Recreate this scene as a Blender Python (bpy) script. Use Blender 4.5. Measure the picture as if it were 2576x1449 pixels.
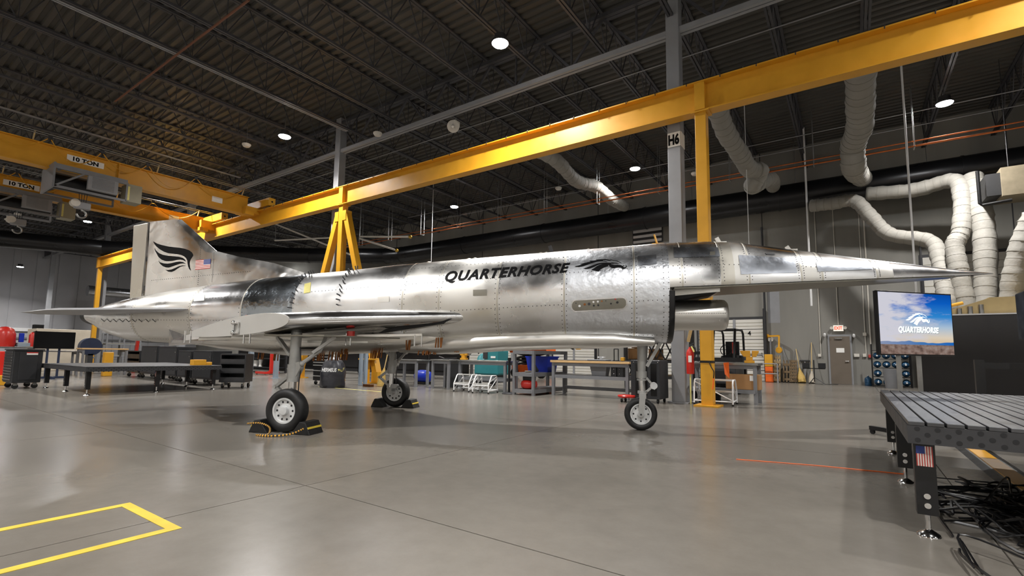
import bpy, bmesh, math, random
from mathutils import Vector, Matrix
random.seed(7)
for o in list(bpy.data.objects): bpy.data.objects.remove(o)
SC = bpy.context.scene
COL = SC.collection
PI = math.pi
# ---------------------------------------------------------------- camera
W, H = 2576, 1449
F = 1230.0; CX = 1288.0; CY = 769.5
PIT = math.radians(5.57); YAW = math.radians(34.8); ROLL = math.radians(0.8)
EYE = Vector((0, 0, 1.15))
FW = Vector((-math.sin(YAW)*math.cos(PIT), math.cos(YAW)*math.cos(PIT), math.sin(PIT)))
_r = Vector((math.cos(YAW), math.sin(YAW), 0)); _u = _r.cross(FW)
RT = _r*math.cos(ROLL)+_u*math.sin(ROLL); UP = -_r*math.sin(ROLL)+_u*math.cos(ROLL)
cam = bpy.data.cameras.new('camera'); camo = bpy.data.objects.new('camera', cam); COL.objects.link(camo)
cam.sensor_width = 36; cam.lens = 36*F/W; cam.shift_y = (CY-H/2)/W; cam.clip_start = .05; cam.clip_end = 300
m = Matrix((RT, UP, -FW)).transposed().to_4x4(); m.translation = EYE
camo.matrix_world = m
SC.camera = camo
# ---------------------------------------------------------------- world, exposure
wd = bpy.data.worlds.new('world'); SC.world = wd; wd.use_nodes = True
wd.node_tree.nodes['Background'].inputs[0].default_value = (.8, .88, 1, 1)
wd.node_tree.nodes['Background'].inputs[1].default_value = .015
SC.view_settings.view_transform = 'Standard'; SC.view_settings.look = 'None'
SC.view_settings.gamma = 1; SC.view_settings.use_curve_mapping = False
SC.view_settings.exposure = 0.5
LAMP_W = 430.0
# ---------------------------------------------------------------- pixel -> place helpers
def ray(x, y): return FW+RT*((x-CX)/F)-UP*((y-CY)/F)
def gz(x, y, z=0.0):
    d = ray(x, y); return EYE+d*((z-EYE.z)/d.z)
def gy(x, y, Y):
    d = ray(x, y); return EYE+d*(Y/d.y)
def gx(x, y, X):
    d = ray(x, y); return EYE+d*(X/d.x)
def onplane(x, y, p, n):
    d = ray(x, y); return EYE+d*((p-EYE).dot(n)/d.dot(n))
# ---------------------------------------------------------------- mesh builder
def V(*a): return Vector(a)
def frame(ax):
    ax = ax.normalized(); h = V(0, 0, 1) if abs(ax.z) < .9 else V(1, 0, 0)
    u = ax.cross(h).normalized(); return u, ax.cross(u)
class MB:
    def __init__(s): s.v = []; s.f = []; s.m = []; s.mi = 0
    def add(s, vs, fs):
        n = len(s.v); s.v += [Vector(p) for p in vs]
        for f in fs: s.f.append(tuple(i+n for i in f)); s.m.append(s.mi)
        return s
    def mat(s, i): s.mi = i; return s
    def box(s, x0, x1, y0, y1, z0, z1):
        return s.add([(x0,y0,z0),(x1,y0,z0),(x1,y1,z0),(x0,y1,z0),(x0,y0,z1),(x1,y0,z1),(x1,y1,z1),(x0,y1,z1)],
              [(0,3,2,1),(4,5,6,7),(0,1,5,4),(1,2,6,5),(2,3,7,6),(3,0,4,7)])
    def obox(s, c, u, v, w, a, b, d):        # oriented box, half sizes a b d
        c = Vector(c); P = []
        for k in (-1, 1):
            for i, j in ((-1,-1),(1,-1),(1,1),(-1,1)): P.append(c+u*(a*i)+v*(b*j)+w*(d*k))
        return s.add(P, [(0,3,2,1),(4,5,6,7),(0,1,5,4),(1,2,6,5),(2,3,7,6),(3,0,4,7)])
    def bar(s, p, q, a, b=None, up=None):     # rectangular bar p->q, half widths a (side) b (up)
        p = Vector(p); q = Vector(q); b = a if b is None else b
        w = (q-p); L = w.length; w = w.normalized()
        h = Vector(up) if up is not None else (V(0,0,1) if abs(w.z) < .95 else V(0,1,0))
        u = w.cross(h).normalized(); v = u.cross(w)
        return s.obox((p+q)/2, u, v, w, a, b, L/2)
    def cyl(s, p, q, r, n=12, r2=None, cap=True):
        p = Vector(p); q = Vector(q); r2 = r if r2 is None else r2
        u, v = frame(q-p); P = []
        for c, rr in ((p, r), (q, r2)):
            for i in range(n):
                a = 2*PI*i/n; P.append(c+u*(rr*math.cos(a))+v*(rr*math.sin(a)))
        fs = [(i, (i+1) % n, n+(i+1) % n, n+i) for i in range(n)]
        if cap: fs += [tuple(range(n-1, -1, -1)), tuple(range(n, 2*n))]
        return s.add(P, fs)
    def tube(s, pts, r, n=8, cap=True):
        pts = [Vector(p) for p in pts]; rs = r if isinstance(r, (list, tuple)) else [r]*len(pts)
        P = []; u = None
        for k, p in enumerate(pts):
            t = (pts[min(k+1, len(pts)-1)]-pts[max(k-1, 0)]).normalized()
            if u is None: u, v = frame(t)
            else:
                u = (u-t*u.dot(t)).normalized(); v = t.cross(u)
            for i in range(n):
                a = 2*PI*i/n; P.append(p+u*(rs[k]*math.cos(a))+v*(rs[k]*math.sin(a)))
        fs = []
        for k in range(len(pts)-1):
            for i in range(n):
                j = (i+1) % n; fs.append((k*n+i, k*n+j, (k+1)*n+j, (k+1)*n+i))
        if cap: fs += [tuple(range(n-1, -1, -1)), tuple(range((len(pts)-1)*n, len(pts)*n))]
        return s.add(P, fs)
    def lathe(s, prof, o, ax, n=24, cap=True):          # prof [(r,h)...] along axis
        o = Vector(o); ax = Vector(ax).normalized(); u, v = frame(ax); P = []
        for r, h in prof:
            for i in range(n):
                a = 2*PI*i/n; P.append(o+ax*h+u*(r*math.cos(a))+v*(r*math.sin(a)))
        fs = []
        for k in range(len(prof)-1):
            for i in range(n):
                j = (i+1) % n; fs.append((k*n+i, k*n+j, (k+1)*n+j, (k+1)*n+i))
        if cap and prof[0][0] > 1e-6: fs.append(tuple(range(n-1, -1, -1)))
        if cap and prof[-1][0] > 1e-6: fs.append(tuple(range((len(prof)-1)*n, len(prof)*n)))
        return s.add(P, fs)
    def prism(s, poly, o, u, v, w, d):        # 2D poly in (u,v), extruded d along w
        o = Vector(o); n = len(poly)
        P = [o+u*a+v*b for a, b in poly]+[o+u*a+v*b+w*d for a, b in poly]
        fs = [tuple(range(n-1, -1, -1)), tuple(range(n, 2*n))]+[(i, (i+1) % n, n+(i+1) % n, n+i) for i in range(n)]
        return s.add(P, fs)
    def sph(s, c, r, n=12, k=8, sz=1.0):
        return s.lathe([(max(1e-7, r*math.sin(PI*i/k)), -r*sz*math.cos(PI*i/k)) for i in range(k+1)], c, (0,0,1), n)
    def loft(s, rings, closed=True, cap=False):
        n = len(rings[0]); P = [p for rg in rings for p in rg]; fs = []
        for k in range(len(rings)-1):
            for i in range(n if closed else n-1):
                j = (i+1) % n; fs.append((k*n+i, k*n+j, (k+1)*n+j, (k+1)*n+i))
        if cap: fs += [tuple(range(n-1, -1, -1)), tuple(range((len(rings)-1)*n, len(rings)*n))]
        return s.add(P, fs)
    def build(s, name, mt, parent=None, smooth=False, label=None, cat=None, group=None, kind=None, bevel=0, sharp=40, local=False):
        me = bpy.data.meshes.new(name)
        if parent is not None:
            off = None
            vs = s.v if local else [ROOT[parent.name] @ p for p in s.v]
        else:
            xs = [p.x for p in s.v]; ys = [p.y for p in s.v]; zs = [p.z for p in s.v]
            off = V((min(xs)+max(xs))/2, (min(ys)+max(ys))/2, min(zs)); vs = [p-off for p in s.v]
        me.from_pydata([tuple(p) for p in vs], [], s.f)
        ml = mt if isinstance(mt, (list, tuple)) else [mt]
        for x in ml: me.materials.append(MT[x])
        if len(ml) > 1: me.polygons.foreach_set('material_index', s.m)
        bm = bmesh.new(); bm.from_mesh(me)
        bmesh.ops.remove_doubles(bm, verts=bm.verts, dist=1e-5)
        bmesh.ops.recalc_face_normals(bm, faces=bm.faces)
        bm.to_mesh(me); bm.free()
        if smooth:
            me.polygons.foreach_set('use_smooth', [True]*len(me.polygons))
            try: me.set_sharp_from_angle(angle=math.radians(sharp))
            except Exception: pass
        o = bpy.data.objects.new(name, me); COL.objects.link(o)
        if parent is not None: o.parent = parent; ROOT[o.name] = ROOT[parent.name]
        else: o.location = off; ROOT[o.name] = Matrix.Translation(-off)
        tag(o, label, cat, group, kind)
        if bevel:
            b = o.modifiers.new('bevel', 'BEVEL'); b.width = bevel; b.segments = 2; b.limit_method = 'ANGLE'
        return o
ROOT = {}; MT = {}
def tag(o, label=None, cat=None, group=None, kind=None):
    for k, x in (('label', label), ('category', cat), ('group', group), ('kind', kind)):
        if x: o[k] = x
    return o
def thing(name, label, cat, loc=(0,0,0), rz=0.0, group=None, kind=None):
    o = bpy.data.objects.new(name, None); COL.objects.link(o); o.empty_display_size = .2
    o.location = loc; o.rotation_euler = (0, 0, rz)
    ROOT[o.name] = (Matrix.Translation(Vector(loc)) @ Matrix.Rotation(rz, 4, 'Z')).inverted()
    return tag(o, label, cat, group, kind)
def copy_tree(o, loc, rz=None, label=None):
    def rec(x, par):
        c = x.copy(); COL.objects.link(c); c.parent = par
        for ch in x.children: rec(ch, c)
        return c
    c = rec(o, None); c.location = loc
    if rz is not None: c.rotation_euler = (0, 0, rz)
    if label: c['label'] = label
    return c
def bez(pts, n=8):                            # Catmull-Rom through points
    pts = [Vector(p) for p in pts]; out = []
    for i in range(len(pts)-1):
        p0 = pts[max(i-1, 0)]; p1 = pts[i]; p2 = pts[i+1]; p3 = pts[min(i+2, len(pts)-1)]
        for k in range(n):
            t = k/n
            out.append(.5*((2*p1)+(p2-p0)*t+(2*p0-5*p1+4*p2-p3)*t*t+(3*p1-p0-3*p2+p3)*t**3))
    out.append(pts[-1]); return out
def mesh_of_curve(cu, name='tmp'):
    o = bpy.data.objects.new(name, cu); COL.objects.link(o)
    dg = bpy.context.evaluated_depsgraph_get(); me = bpy.data.meshes.new_from_object(o.evaluated_get(dg))
    vs = [v.co.copy() for v in me.vertices]; fs = [tuple(p.vertices) for p in me.polygons]
    bpy.data.objects.remove(o); bpy.data.meshes.remove(me); return vs, fs
def text_mesh(txt, shear=0.0, bold=0.0, space=1.0, extr=0.0):   # unit-height lettering, origin bottom-left, normalised
    cu = bpy.data.curves.new('tmp', 'FONT'); cu.body = txt; cu.shear = shear; cu.offset = bold; cu.space_character = space
    cu.resolution_u = 3; cu.extrude = extr
    vs, fs = mesh_of_curve(cu)
    x0 = min(v.x for v in vs); x1 = max(v.x for v in vs); y0 = min(v.y for v in vs); y1 = max(v.y for v in vs)
    return [V((v.x-x0)/(x1-x0), (v.y-y0)/(y1-y0), v.z) for v in vs], fs
def poly_mesh(polys):                          # filled 2D outlines
    cu = bpy.data.curves.new('tmp', 'CURVE'); cu.dimensions = '2D'; cu.fill_mode = 'FRONT' if False else 'BOTH'
    for pl in polys:
        sp = cu.splines.new('POLY'); sp.points.add(len(pl)-1); sp.use_cyclic_u = True
        for p, (x, y) in zip(sp.points, pl): p.co = (x, y, 0, 1)
    return mesh_of_curve(cu)
def cut_mesh(vs, fs, n, ax=1):                # slice into strips so that it can bend
    bm = bmesh.new(); bv = [bm.verts.new(v) for v in vs]
    for f in fs:
        try: bm.faces.new([bv[i] for i in f])
        except Exception: pass
    lo = min(v[ax] for v in vs); hi = max(v[ax] for v in vs)
    for k in range(1, n):
        c = [0, 0, 0]; c[ax] = lo+(hi-lo)*k/n; no = [0, 0, 0]; no[ax] = 1
        bmesh.ops.bisect_plane(bm, geom=bm.verts[:]+bm.edges[:]+bm.faces[:], plane_co=c, plane_no=no)
    bm.verts.index_update(); out = [v.co.copy() for v in bm.verts]; of = [tuple(v.index for v in f.verts) for f in bm.faces]
    bm.free(); return out, of
# ---------------------------------------------------------------- materials
def srgb(h):
    h = h.lstrip('#'); c = [int(h[i:i+2], 16)/255 for i in (0, 2, 4)]
    return tuple((x/12.92 if x <= .04045 else ((x+.055)/1.055)**2.4) for x in c)
def mk(name, col, rough=.5, metal=0.0, var=.12, scale=6.0, bump=0.0, rvar=.12, bscale=None, coat=0.0, emit=None, es=0.0, stretch=None, spec=None, world=False):
    m = bpy.data.materials.new(name); m.use_nodes = True; nt = m.node_tree; N = nt.nodes; L = nt.links
    b = N['Principled BSDF']; c = srgb(col) if isinstance(col, str) else col
    tc = N.new('ShaderNodeTexCoord'); src = tc.outputs['Object']
    if world: g = N.new('ShaderNodeNewGeometry'); src = g.outputs['Position']
    if stretch:
        mp = N.new('ShaderNodeMapping'); mp.inputs['Scale'].default_value = stretch; L.new(src, mp.inputs[0]); src = mp.outputs[0]
    nz = N.new('ShaderNodeTexNoise'); nz.inputs['Scale'].default_value = scale; nz.inputs['Detail'].default_value = 5; L.new(src, nz.inputs['Vector'])
    r = N.new('ShaderNodeMapRange'); L.new(nz.outputs[0], r.inputs[0]); r.inputs[1].default_value = .3; r.inputs[2].default_value = .7
    r.inputs[3].default_value = 1-var; r.inputs[4].default_value = 1+var
    mx = N.new('ShaderNodeVectorMath'); mx.operation = 'SCALE'; mx.inputs[0].default_value = c; L.new(r.outputs[0], mx.inputs['Scale'])
    L.new(mx.outputs[0], b.inputs['Base Color'])
    rr = N.new('ShaderNodeMapRange'); L.new(nz.outputs[0], rr.inputs[0]); rr.inputs[1].default_value = .3; rr.inputs[2].default_value = .7
    rr.inputs[3].default_value = max(0, rough*(1-rvar)); rr.inputs[4].default_value = min(1, rough*(1+rvar)); L.new(rr.outputs[0], b.inputs['Roughness'])
    b.inputs['Metallic'].default_value = metal; b.inputs['Coat Weight'].default_value = coat; b.inputs['Coat Roughness'].default_value = .25
    if spec is not None: b.inputs['Specular IOR Level'].default_value = spec
    if bump:
        n2 = N.new('ShaderNodeTexNoise'); n2.inputs['Scale'].default_value = bscale or scale*3; n2.inputs['Detail'].default_value = 3; L.new(src, n2.inputs['Vector'])
        bp = N.new('ShaderNodeBump'); bp.inputs['Strength'].default_value = bump; bp.inputs['Distance'].default_value = .02
        L.new(n2.outputs[0], bp.inputs['Height']); L.new(bp.outputs[0], b.inputs['Normal'])
    if emit:
        b.inputs['Emission Color'].default_value = (*(srgb(emit) if isinstance(emit, str) else emit), 1); b.inputs['Emission Strength'].default_value = es
    MT[name] = m; return m
mk('yellow', '#D29824', .42, 0, .06, 3)
mk('grey_paint', '#77787B', .45, 0, .08, 4)
mk('column_grey', '#8A8B8E', .45, 0, .06, 3)
mk('dark_steel', '#3A3A3C', .5, .3, .1, 5)
mk('roof_steel', '#46464a', .55, .2, .12, 3)
mk('deck', '#4a4844', .6, .2, .25, .5, world=True)
mk('black', '#0d0d0f', .4, 0, .2, 8)
mk('matte_black', '#141416', .7, 0, .2, 8)
mk('rubber', '#101011', .55, 0, .25, 10, bump=.1)
mk('cabinet_black', '#26272a', .4, 0, .1, 4)
mk('steel', '#9a9a98', .32, .9, .1, 8)
mk('chrome', '#d8d8d8', .12, 1, .04, 8)
mk('alu_frame', '#d6d6d4', .35, .6, .05, 8)
mk('white', '#dedede', .5, 0, .04, 5)
mk('paper', '#efeeea', .7, 0, .03, 5)
mk('offwhite', '#cfcac0', .5, 0, .05, 5)
mk('red', '#c8281e', .35, 0, .08, 5, coat=.3)
mk('orange', '#e8661a', .45, 0, .08, 5)
mk('blue', '#0b2fae', .4, 0, .08, 4)
mk('light_blue', '#8e9aa6', .5, 0, .06, 4)
mk('teal', '#2f7f85', .4, 0, .08, 3)
mk('wood', '#d3ad79', .55, 0, .12, 5, stretch=(1, 8, 8))
mk('pallet_pale', '#9c8763', .75, 0, .2, 5, stretch=(6, 6, 1))
mk('pallet_wood', '#6f5c42', .75, 0, .2, 5, stretch=(6, 6, 1))
mk('broom_wood', '#c9ad78', .6, 0, .1, 6)
mk('straw', '#c2a25c', .85, 0, .2, 30)
mk('cardboard', '#a57c50', .75, 0, .08, 3)
mk('rust', '#6e4632', .6, .2, .15, 4)
mk('copper', '#b8683a', .3, .9, .15, 4)
mk('heater_tan', '#7a705c', .6)
mk('fabric_white', '#8d8a83', .75, 0, .1, 3, bump=.5, bscale=9)
mk('duct_black', '#1b1b1d', .3, .3, .15, 1.2, bump=.15, bscale=2, world=True)
mk('duct_silver', '#a8a9ac', .25, .8, .1, 3)
mk('tan', '#b9a271', .5, 0, .08, 3)
mk('beige', '#b7ad9c', .55, 0, .08, 3)
mk('olive', '#8f8a74', .5, 0, .08, 3)
mk('bronze', '#8a5a34', .35, .9, .2, 20)
mk('fabric_ring', '#85827b', .8)
mk('partition_grey', '#3b3a3b', .7, 0, .08, 1)
mk('clear_blue', '#2a4d6b', .15, 0, .1, 4)
mk('glass_dark', '#08080a', .12, 0, .05, 4)
mk('door_white', '#cfccc4', .5, 0, .04, 2)
mk('door_brown', '#6b6156', .5, 0, .06, 3)
mk('concrete_wall', '#87857f', .8, 0, .22, .55, bump=.15, bscale=3, stretch=(1, 1, .18), world=True)
mk('navy', '#1b2740', .5)
mk('office_wall', '#d4d3cf', .7, 0, .04, .5, world=True)
mk('panel_wall', '#a9a9ad', .5, .1, .08, .6, world=True)
mk('partition', '#29292b', .75, 0, .1, 1)
mk('tape', '#c9b03a', .5, 0, .1, 8, world=True)
mk('cover_black', '#24242a', .38, 0, .15, 6, bump=.5, bscale=7)
mk('lens', '#ffffff', .4, emit='#ffffff', es=170)
mk('indicator_red', '#e2553f', .5, emit='#ff5030', es=.7)
mk('sign_white', '#f2f0ea', .5, emit='#fff4e0', es=.25)
mk('flag_red', '#b5433c', .5); mk('flag_white', '#e8e2dc', .5); mk('flag_blue', '#2c3f86', .5)
mk('brass', '#b9983e', .35, .8)
mk('tabletop', '#5d5e61', .36, .85, .12, 4, rvar=.2)
mk('yellow_pale', '#d8cf7d', .5)
# polished and satin aluminium skins
def skin(name, col, rough, wav=.1, wscale=2.2, scr=.15, var=.06, stretch=(1, 1, 1)):
    m = mk(name, col, rough, 1.0, var, 1.6, rvar=.45)
    nt = m.node_tree; N = nt.nodes; L = nt.links; b = N['Principled BSDF']
    tc = [n for n in N if n.type == 'TEX_COORD'][0]
    mp = N.new('ShaderNodeMapping'); mp.inputs['Scale'].default_value = stretch; L.new(tc.outputs['Object'], mp.inputs[0])
    n1 = N.new('ShaderNodeTexNoise'); n1.inputs['Scale'].default_value = wscale; n1.inputs['Detail'].default_value = 2; L.new(mp.outputs[0], n1.inputs['Vector'])
    n2 = N.new('ShaderNodeTexNoise'); n2.inputs['Scale'].default_value = 70; n2.inputs['Detail'].default_value = 2; L.new(mp.outputs[0], n2.inputs['Vector'])
    b1 = N.new('ShaderNodeBump'); b1.inputs['Strength'].default_value = wav; b1.inputs['Distance'].default_value = .06; L.new(n1.outputs[0], b1.inputs['Height'])
    b2 = N.new('ShaderNodeBump'); b2.inputs['Strength'].default_value = scr*.3; b2.inputs['Distance'].default_value = .004; L.new(n2.outputs[0], b2.inputs['Height'])
    L.new(b1.outputs[0], b2.inputs['Normal']); L.new(b2.outputs[0], b.inputs['Normal'])
    return m
skin('alu', '#e2e2e2', .29, .10)
skin('alu_satin', '#dcdad5', .39, .08)
skin('alu_matte', '#c8c4ba', .42, .08)
skin('alu_bright', '#e4e4e6', .2, .12, 3)
skin('alu_film', '#aab2ba', .2, .18, 9, .3)
skin('alu_film3', '#c2c7d0', .32, .12, 6, .3)
skin('alu_film2', '#dcdfe4', .36, .16, 9, .3)
skin('alu_fin', '#dedddb', .24, .42, 2.2)
skin('alu_wing', '#e4e4e4', .22, .05)
mk('tip_grey', '#b9b7b3', .5, .3, .04, 4)
mk('stab_grey', '#a2a2a4', .45, .35, .05, 4)
mk('gear_grey', '#a8a8a6', .38, .35, .08, 8)
mk('wheel_grey', '#c9caca', .4, .15, .06, 8)
mk('under_grey', '#8d8a80', .4, .8, .1, 2)
mk('decal', '#0b0b0d', .5, 0, .05, 8, spec=.15)
# polished concrete floor
def floor_mat():
    m = mk('floor', '#706b64', .25, 0, .1, .4, world=True, rvar=.12, spec=.5)
    nt = m.node_tree; N = nt.nodes; L = nt.links; b = N['Principled BSDF']
    g = [n for n in N if n.type == 'NEW_GEOMETRY'][0]
    n2 = N.new('ShaderNodeTexNoise'); n2.inputs['Scale'].default_value = 5; n2.inputs['Detail'].default_value = 8; n2.inputs['Roughness'].default_value = .7; L.new(g.outputs['Position'], n2.inputs['Vector'])
    r2 = N.new('ShaderNodeMapRange'); r2.inputs[1].default_value = .35; r2.inputs[2].default_value = .7; r2.inputs[3].default_value = .93; r2.inputs[4].default_value = 1.06; L.new(n2.outputs[0], r2.inputs[0])
    old = b.inputs['Base Color'].links[0].from_socket
    mx = N.new('ShaderNodeVectorMath'); mx.operation = 'SCALE'; L.new(old, mx.inputs[0]); L.new(r2.outputs[0], mx.inputs['Scale'])
    n3 = N.new('ShaderNodeTexNoise'); n3.inputs['Scale'].default_value = .8; n3.inputs['Detail'].default_value = 3; n3.inputs['Distortion'].default_value = .4; L.new(g.outputs['Position'], n3.inputs['Vector'])
    r3 = N.new('ShaderNodeMapRange'); r3.inputs[1].default_value = .5; r3.inputs[2].default_value = .75; r3.inputs[3].default_value = 1; r3.inputs[4].default_value = .84; L.new(n3.outputs[0], r3.inputs[0])
    m2 = N.new('ShaderNodeVectorMath'); m2.operation = 'SCALE'; L.new(mx.outputs[0], m2.inputs[0]); L.new(r3.outputs[0], m2.inputs['Scale']); L.new(m2.outputs[0], b.inputs['Base Color'])
    bp = N.new('ShaderNodeBump'); bp.inputs['Strength'].default_value = .03; bp.inputs['Distance'].default_value = .02; L.new(n2.outputs[0], bp.inputs['Height']); L.new(bp.outputs[0], b.inputs['Normal'])
floor_mat()
# ================================================================ the building
ZD = 11.3                                     # underside of roof deck
X0R, X1R, Y0R, Y1R = -64.0, 17.0, -14.0, 26.5
fl = MB().box(X0R, X1R, Y0R, Y1R, -.3, -.02).build('floor', 'floor', kind='structure')
JX = [X0R]+[x for x in (-3.9+4.6*k for k in range(-14, 6)) if X0R < x < X1R]+[X1R]
JY = [Y0R]+[y for y in (2.55+4.6*k for k in range(-4, 6)) if Y0R < y < Y1R]+[Y1R]
for i in range(len(JX)-1):
    for j in range(len(JY)-1):
        g = .005
        MB().box(JX[i]+g, JX[i+1]-g, JY[j]+g, JY[j+1]-g, -.02, 0).build('slab', 'floor', fl)
def stripe(x0, x1, y0, y1, name, label, mt='tape', cat='tape'):
    MB().box(x0, x1, y0, y1, 0.0005, .003).build(name, mt, label=label, cat=cat)
# yellow tape bay in front, one bent strip
b = MB(); b.box(-4.49, -4.42, -4, 1.49, .0005, .003); b.box(-4.42, -3.6, 1.42, 1.49, .0005, .003); b.box(-3.67, -3.6, -4, 1.42, .0005, .003)
b.build('floor_tape', 'tape', label='yellow tape marking a bay corner on bare grey concrete', cat='tape')
MB().box(-14.2, -11.2, 9.55, 9.62, .0005, .003).build('floor_tape', 'yellow_pale', label='faded yellow tape line beside the covered chair', cat='tape')
# walls
wb = MB().box(X0R, X1R, Y1R, Y1R+.3, 0, ZD+.6).build('wall_back', 'concrete_wall', kind='structure')
for k, xx in enumerate((-3.4, 5.4, -12.2, -21, -29.8)):
    MB().box(xx-.02, xx+.02, Y1R-.012, Y1R, 0, ZD).build('wall_joint', 'dark_steel', wb)
wl = MB().box(X0R-.3, X0R, Y0R, Y1R, 0, ZD+.6).build('wall_left', 'panel_wall', kind='structure')
for k in range(14):
    y0 = 4+k*1.6
    MB().box(X0R, X0R+.05, y0+.04, y0+1.56, .2, 10.5).build('wall_panel', 'panel_wall', wl)
MB().box(X0R+.05, X0R+.25, 2, 26, 2.6, 2.9).build('wall_rail', 'white', wl)
MB().box(X0R+.05, X0R+.2, 2, 26, 1.9, 2.05).build('wall_rail', 'grey_paint', wl)
MB().box(X1R, X1R+.3, Y0R, Y1R, 0, ZD+.6).build('wall_right', 'office_wall', kind='structure')
MB().box(X0R, X1R, Y0R-.3, Y0R, 0, ZD+.6).build('wall_front', 'office_wall', kind='structure')
# corrugated deck, ribs along X
b = MB(); P = []; y = Y0R
pr = []
while y < Y1R:
    pr += [(y, ZD), (y+.12, ZD), (y+.16, ZD+.075), (y+.26, ZD+.075)]; y += .30
pr.append((Y1R, ZD))
b.add([(X0R, a, z) for a, z in pr]+[(X1R, a, z) for a, z in pr], [(i, i+1, len(pr)+i+1, len(pr)+i) for i in range(len(pr)-1)])
b.add([(X0R, Y0R, ZD+.5), (X1R, Y0R, ZD+.5), (X1R, Y1R, ZD+.5), (X0R, Y1R, ZD+.5)], [(0, 1, 2, 3)])
b.build('ceiling', 'deck', kind='structure')
# open web joists along Y
def joist(x, y0, y1, zb=10.15, zt=ZD-.02, lab=''):
    t = thing('roof_joist', lab, 'joist', (x, y0, zb), 0, 'roof joists', )
    b = MB()
    for dx in (-.045, .045): b.bar((x+dx, y0, zb), (x+dx, y1, zb), .03, .035)
    b.build('bottom_chord', 'roof_steel', t)
    b = MB()
    for dx in (-.05, .05): b.bar((x+dx, y0, zt), (x+dx, y1, zt), .04, .035)
    b.build('top_chord', 'roof_steel', t)
    b = MB(); n = 12; d = (y1-y0)/n
    for k in range(n):
        a = y0+k*d
        b.bar((x, a, zt), (x, a+d/2, zb), .014); b.bar((x, a+d/2, zb), (x, a+d, zt), .014); b.bar((x, a+d/2, zb), (x, a+d/2, zt), .01)
    b.build('web', 'roof_steel', t)
    return t
first = {}
for bay, (y0, y1) in enumerate(((-1.5, 12.5), (12.5, 26.4))):
    for k in range(-29, 8):
        x = .72+2.15*k
        if bay not in first: first[bay] = joist(x, y0, y1, lab=('dark open web steel joist over the crane bridges', 'dark open web steel joist between lattice girder and back wall')[bay])
        else: copy_tree(first[bay], (x, y0, 10.15))
# girders along X at Y=12.5 on columns
CXS = [-3.55-14.3*k for k in range(-1, 5)]
def girder(xa, xb, lab):
    t = thing('roof_girder', lab, 'girder', (xa, 12.5, 9.62), 0, 'roof girders between the columns')
    b = MB()
    for dy in (-.07, .07): b.bar((xa, 12.5+dy, 9.72), (xb, 12.5+dy, 9.72), .05, .07)
    b.build('bottom_chord', 'column_grey', t)
    b = MB()
    for dy in (-.07, .07): b.bar((xa, 12.5+dy, 10.98), (xb, 12.5+dy, 10.98), .06, .06)
    b.build('top_chord', 'roof_steel', t)
    b = MB(); n = 7; d = (xb-xa)/n
    for k in range(n):
        a = xa+k*d
        b.bar((a, 12.5, 10.95), (a+d/2, 12.5, 9.75), .035); b.bar((a+d/2, 12.5, 9.75), (a+d, 12.5, 10.95), .035); b.bar((a+d/2, 12.5, 9.75), (a+d/2, 12.5, 10.95), .025)
    b.build('web', 'roof_steel', t)
    return t
gd = girder(CXS[1], CXS[0], 'long lattice girder with light grey bottom chord running between grey columns')
for k in range(1, len(CXS)-1): copy_tree(gd, (CXS[k+1], 12.5, 9.62))
girder(X0R, CXS[-1], 'short lattice girder stub running into the far pale panel wall')
def column(x, lab, w=.17, sign=None):
    t = thing('steel_column', lab, 'column', (x, 12.5, 0), 0, 'grey steel columns under the roof')
    MB().box(x-w, x+w, 12.5-w, 12.5+w, 0.02, ZD-.1).build('shaft', 'column_grey', t, bevel=.02)
    MB().box(x-w-.08, x+w+.08, 12.5-w-.08, 12.5+w+.08, 0, .03).build('base_plate', 'column_grey', t)
    return t
cH = column(CXS[1], 'grey square steel column with the H6 sign plate, fire extinguisher hung on it')
yc = 12.5-.17
sg = MB().box(CXS[1]-.16, CXS[1]+.165, yc-.012, yc, 6.52, 6.90).build('sign_plate', 'paper', cH, label='white plate reading H6')
MB().box(CXS[1]+.17, CXS[1]+.182, yc+.02, yc+.33, 6.52, 6.90).build('sign_plate', 'paper', cH, label='white plate on the column side')
vs, fs = text_mesh('H6', 0, .05)
MB().add([(CXS[1]-.14+.28*v.x, yc-.014, 6.56+.30*v.y) for v in vs], fs).build('lettering', 'decal', sg)
MB().box(CXS[1]-.02-.13, CXS[1]-.02+.13, yc-.006, yc, 1.78, 2.1).build('notice', 'paper', cH, label='white notice with red lines of print')
b = MB()
for q in range(4): b.box(CXS[1]-.11, CXS[1]+.07, yc-.008, yc-.005, 1.84+.06*q, 1.86+.06*q)
b.build('notice_print', 'flag_red', cH)
column(CXS[2], 'grey steel column rising behind the braced yellow post')
column(CXS[3], 'grey steel column behind the tip of the tail fin')
column(CXS[4], 'grey steel column beside the yellow end post of the runway')
column(CXS[5], 'grey steel column standing before the far pale panel wall')
# ---------------------------------------------------------------- high-bay lights
def lamp(x, y, z, lab, top):
    t = thing('high_bay_light', lab, 'light', (x, y, z), 0, 'round high-bay lights')
    MB().lathe([(.001, .0), (.2, 0), (.215, .02), (.215, .03)], (x, y, z), (0, 0, 1), 24).build('lens', 'lens', t)
    MB().lathe([(.215, .03), (.235, .03), (.235, .09), (.16, .13), (.16, .26), (.001, .26)], (x, y, z), (0, 0, 1), 24).build('housing', 'dark_steel', t, smooth=True)
    MB().cyl((x, y, z+.26), (x, y, top), .012, 6).build('hanger_rod', 'steel', t)
    ld = bpy.data.lights.new('lamp', 'AREA'); ld.shape = 'DISK'; ld.size = .42; ld.energy = LAMP_W; ld.color = (1, .975, .94); ld.spread = math.radians(140)
    lo = bpy.data.objects.new('lamp_glow', ld); COL.objects.link(lo); lo.parent = t; lo.location = (0, 0, -.015)
    return t
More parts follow.
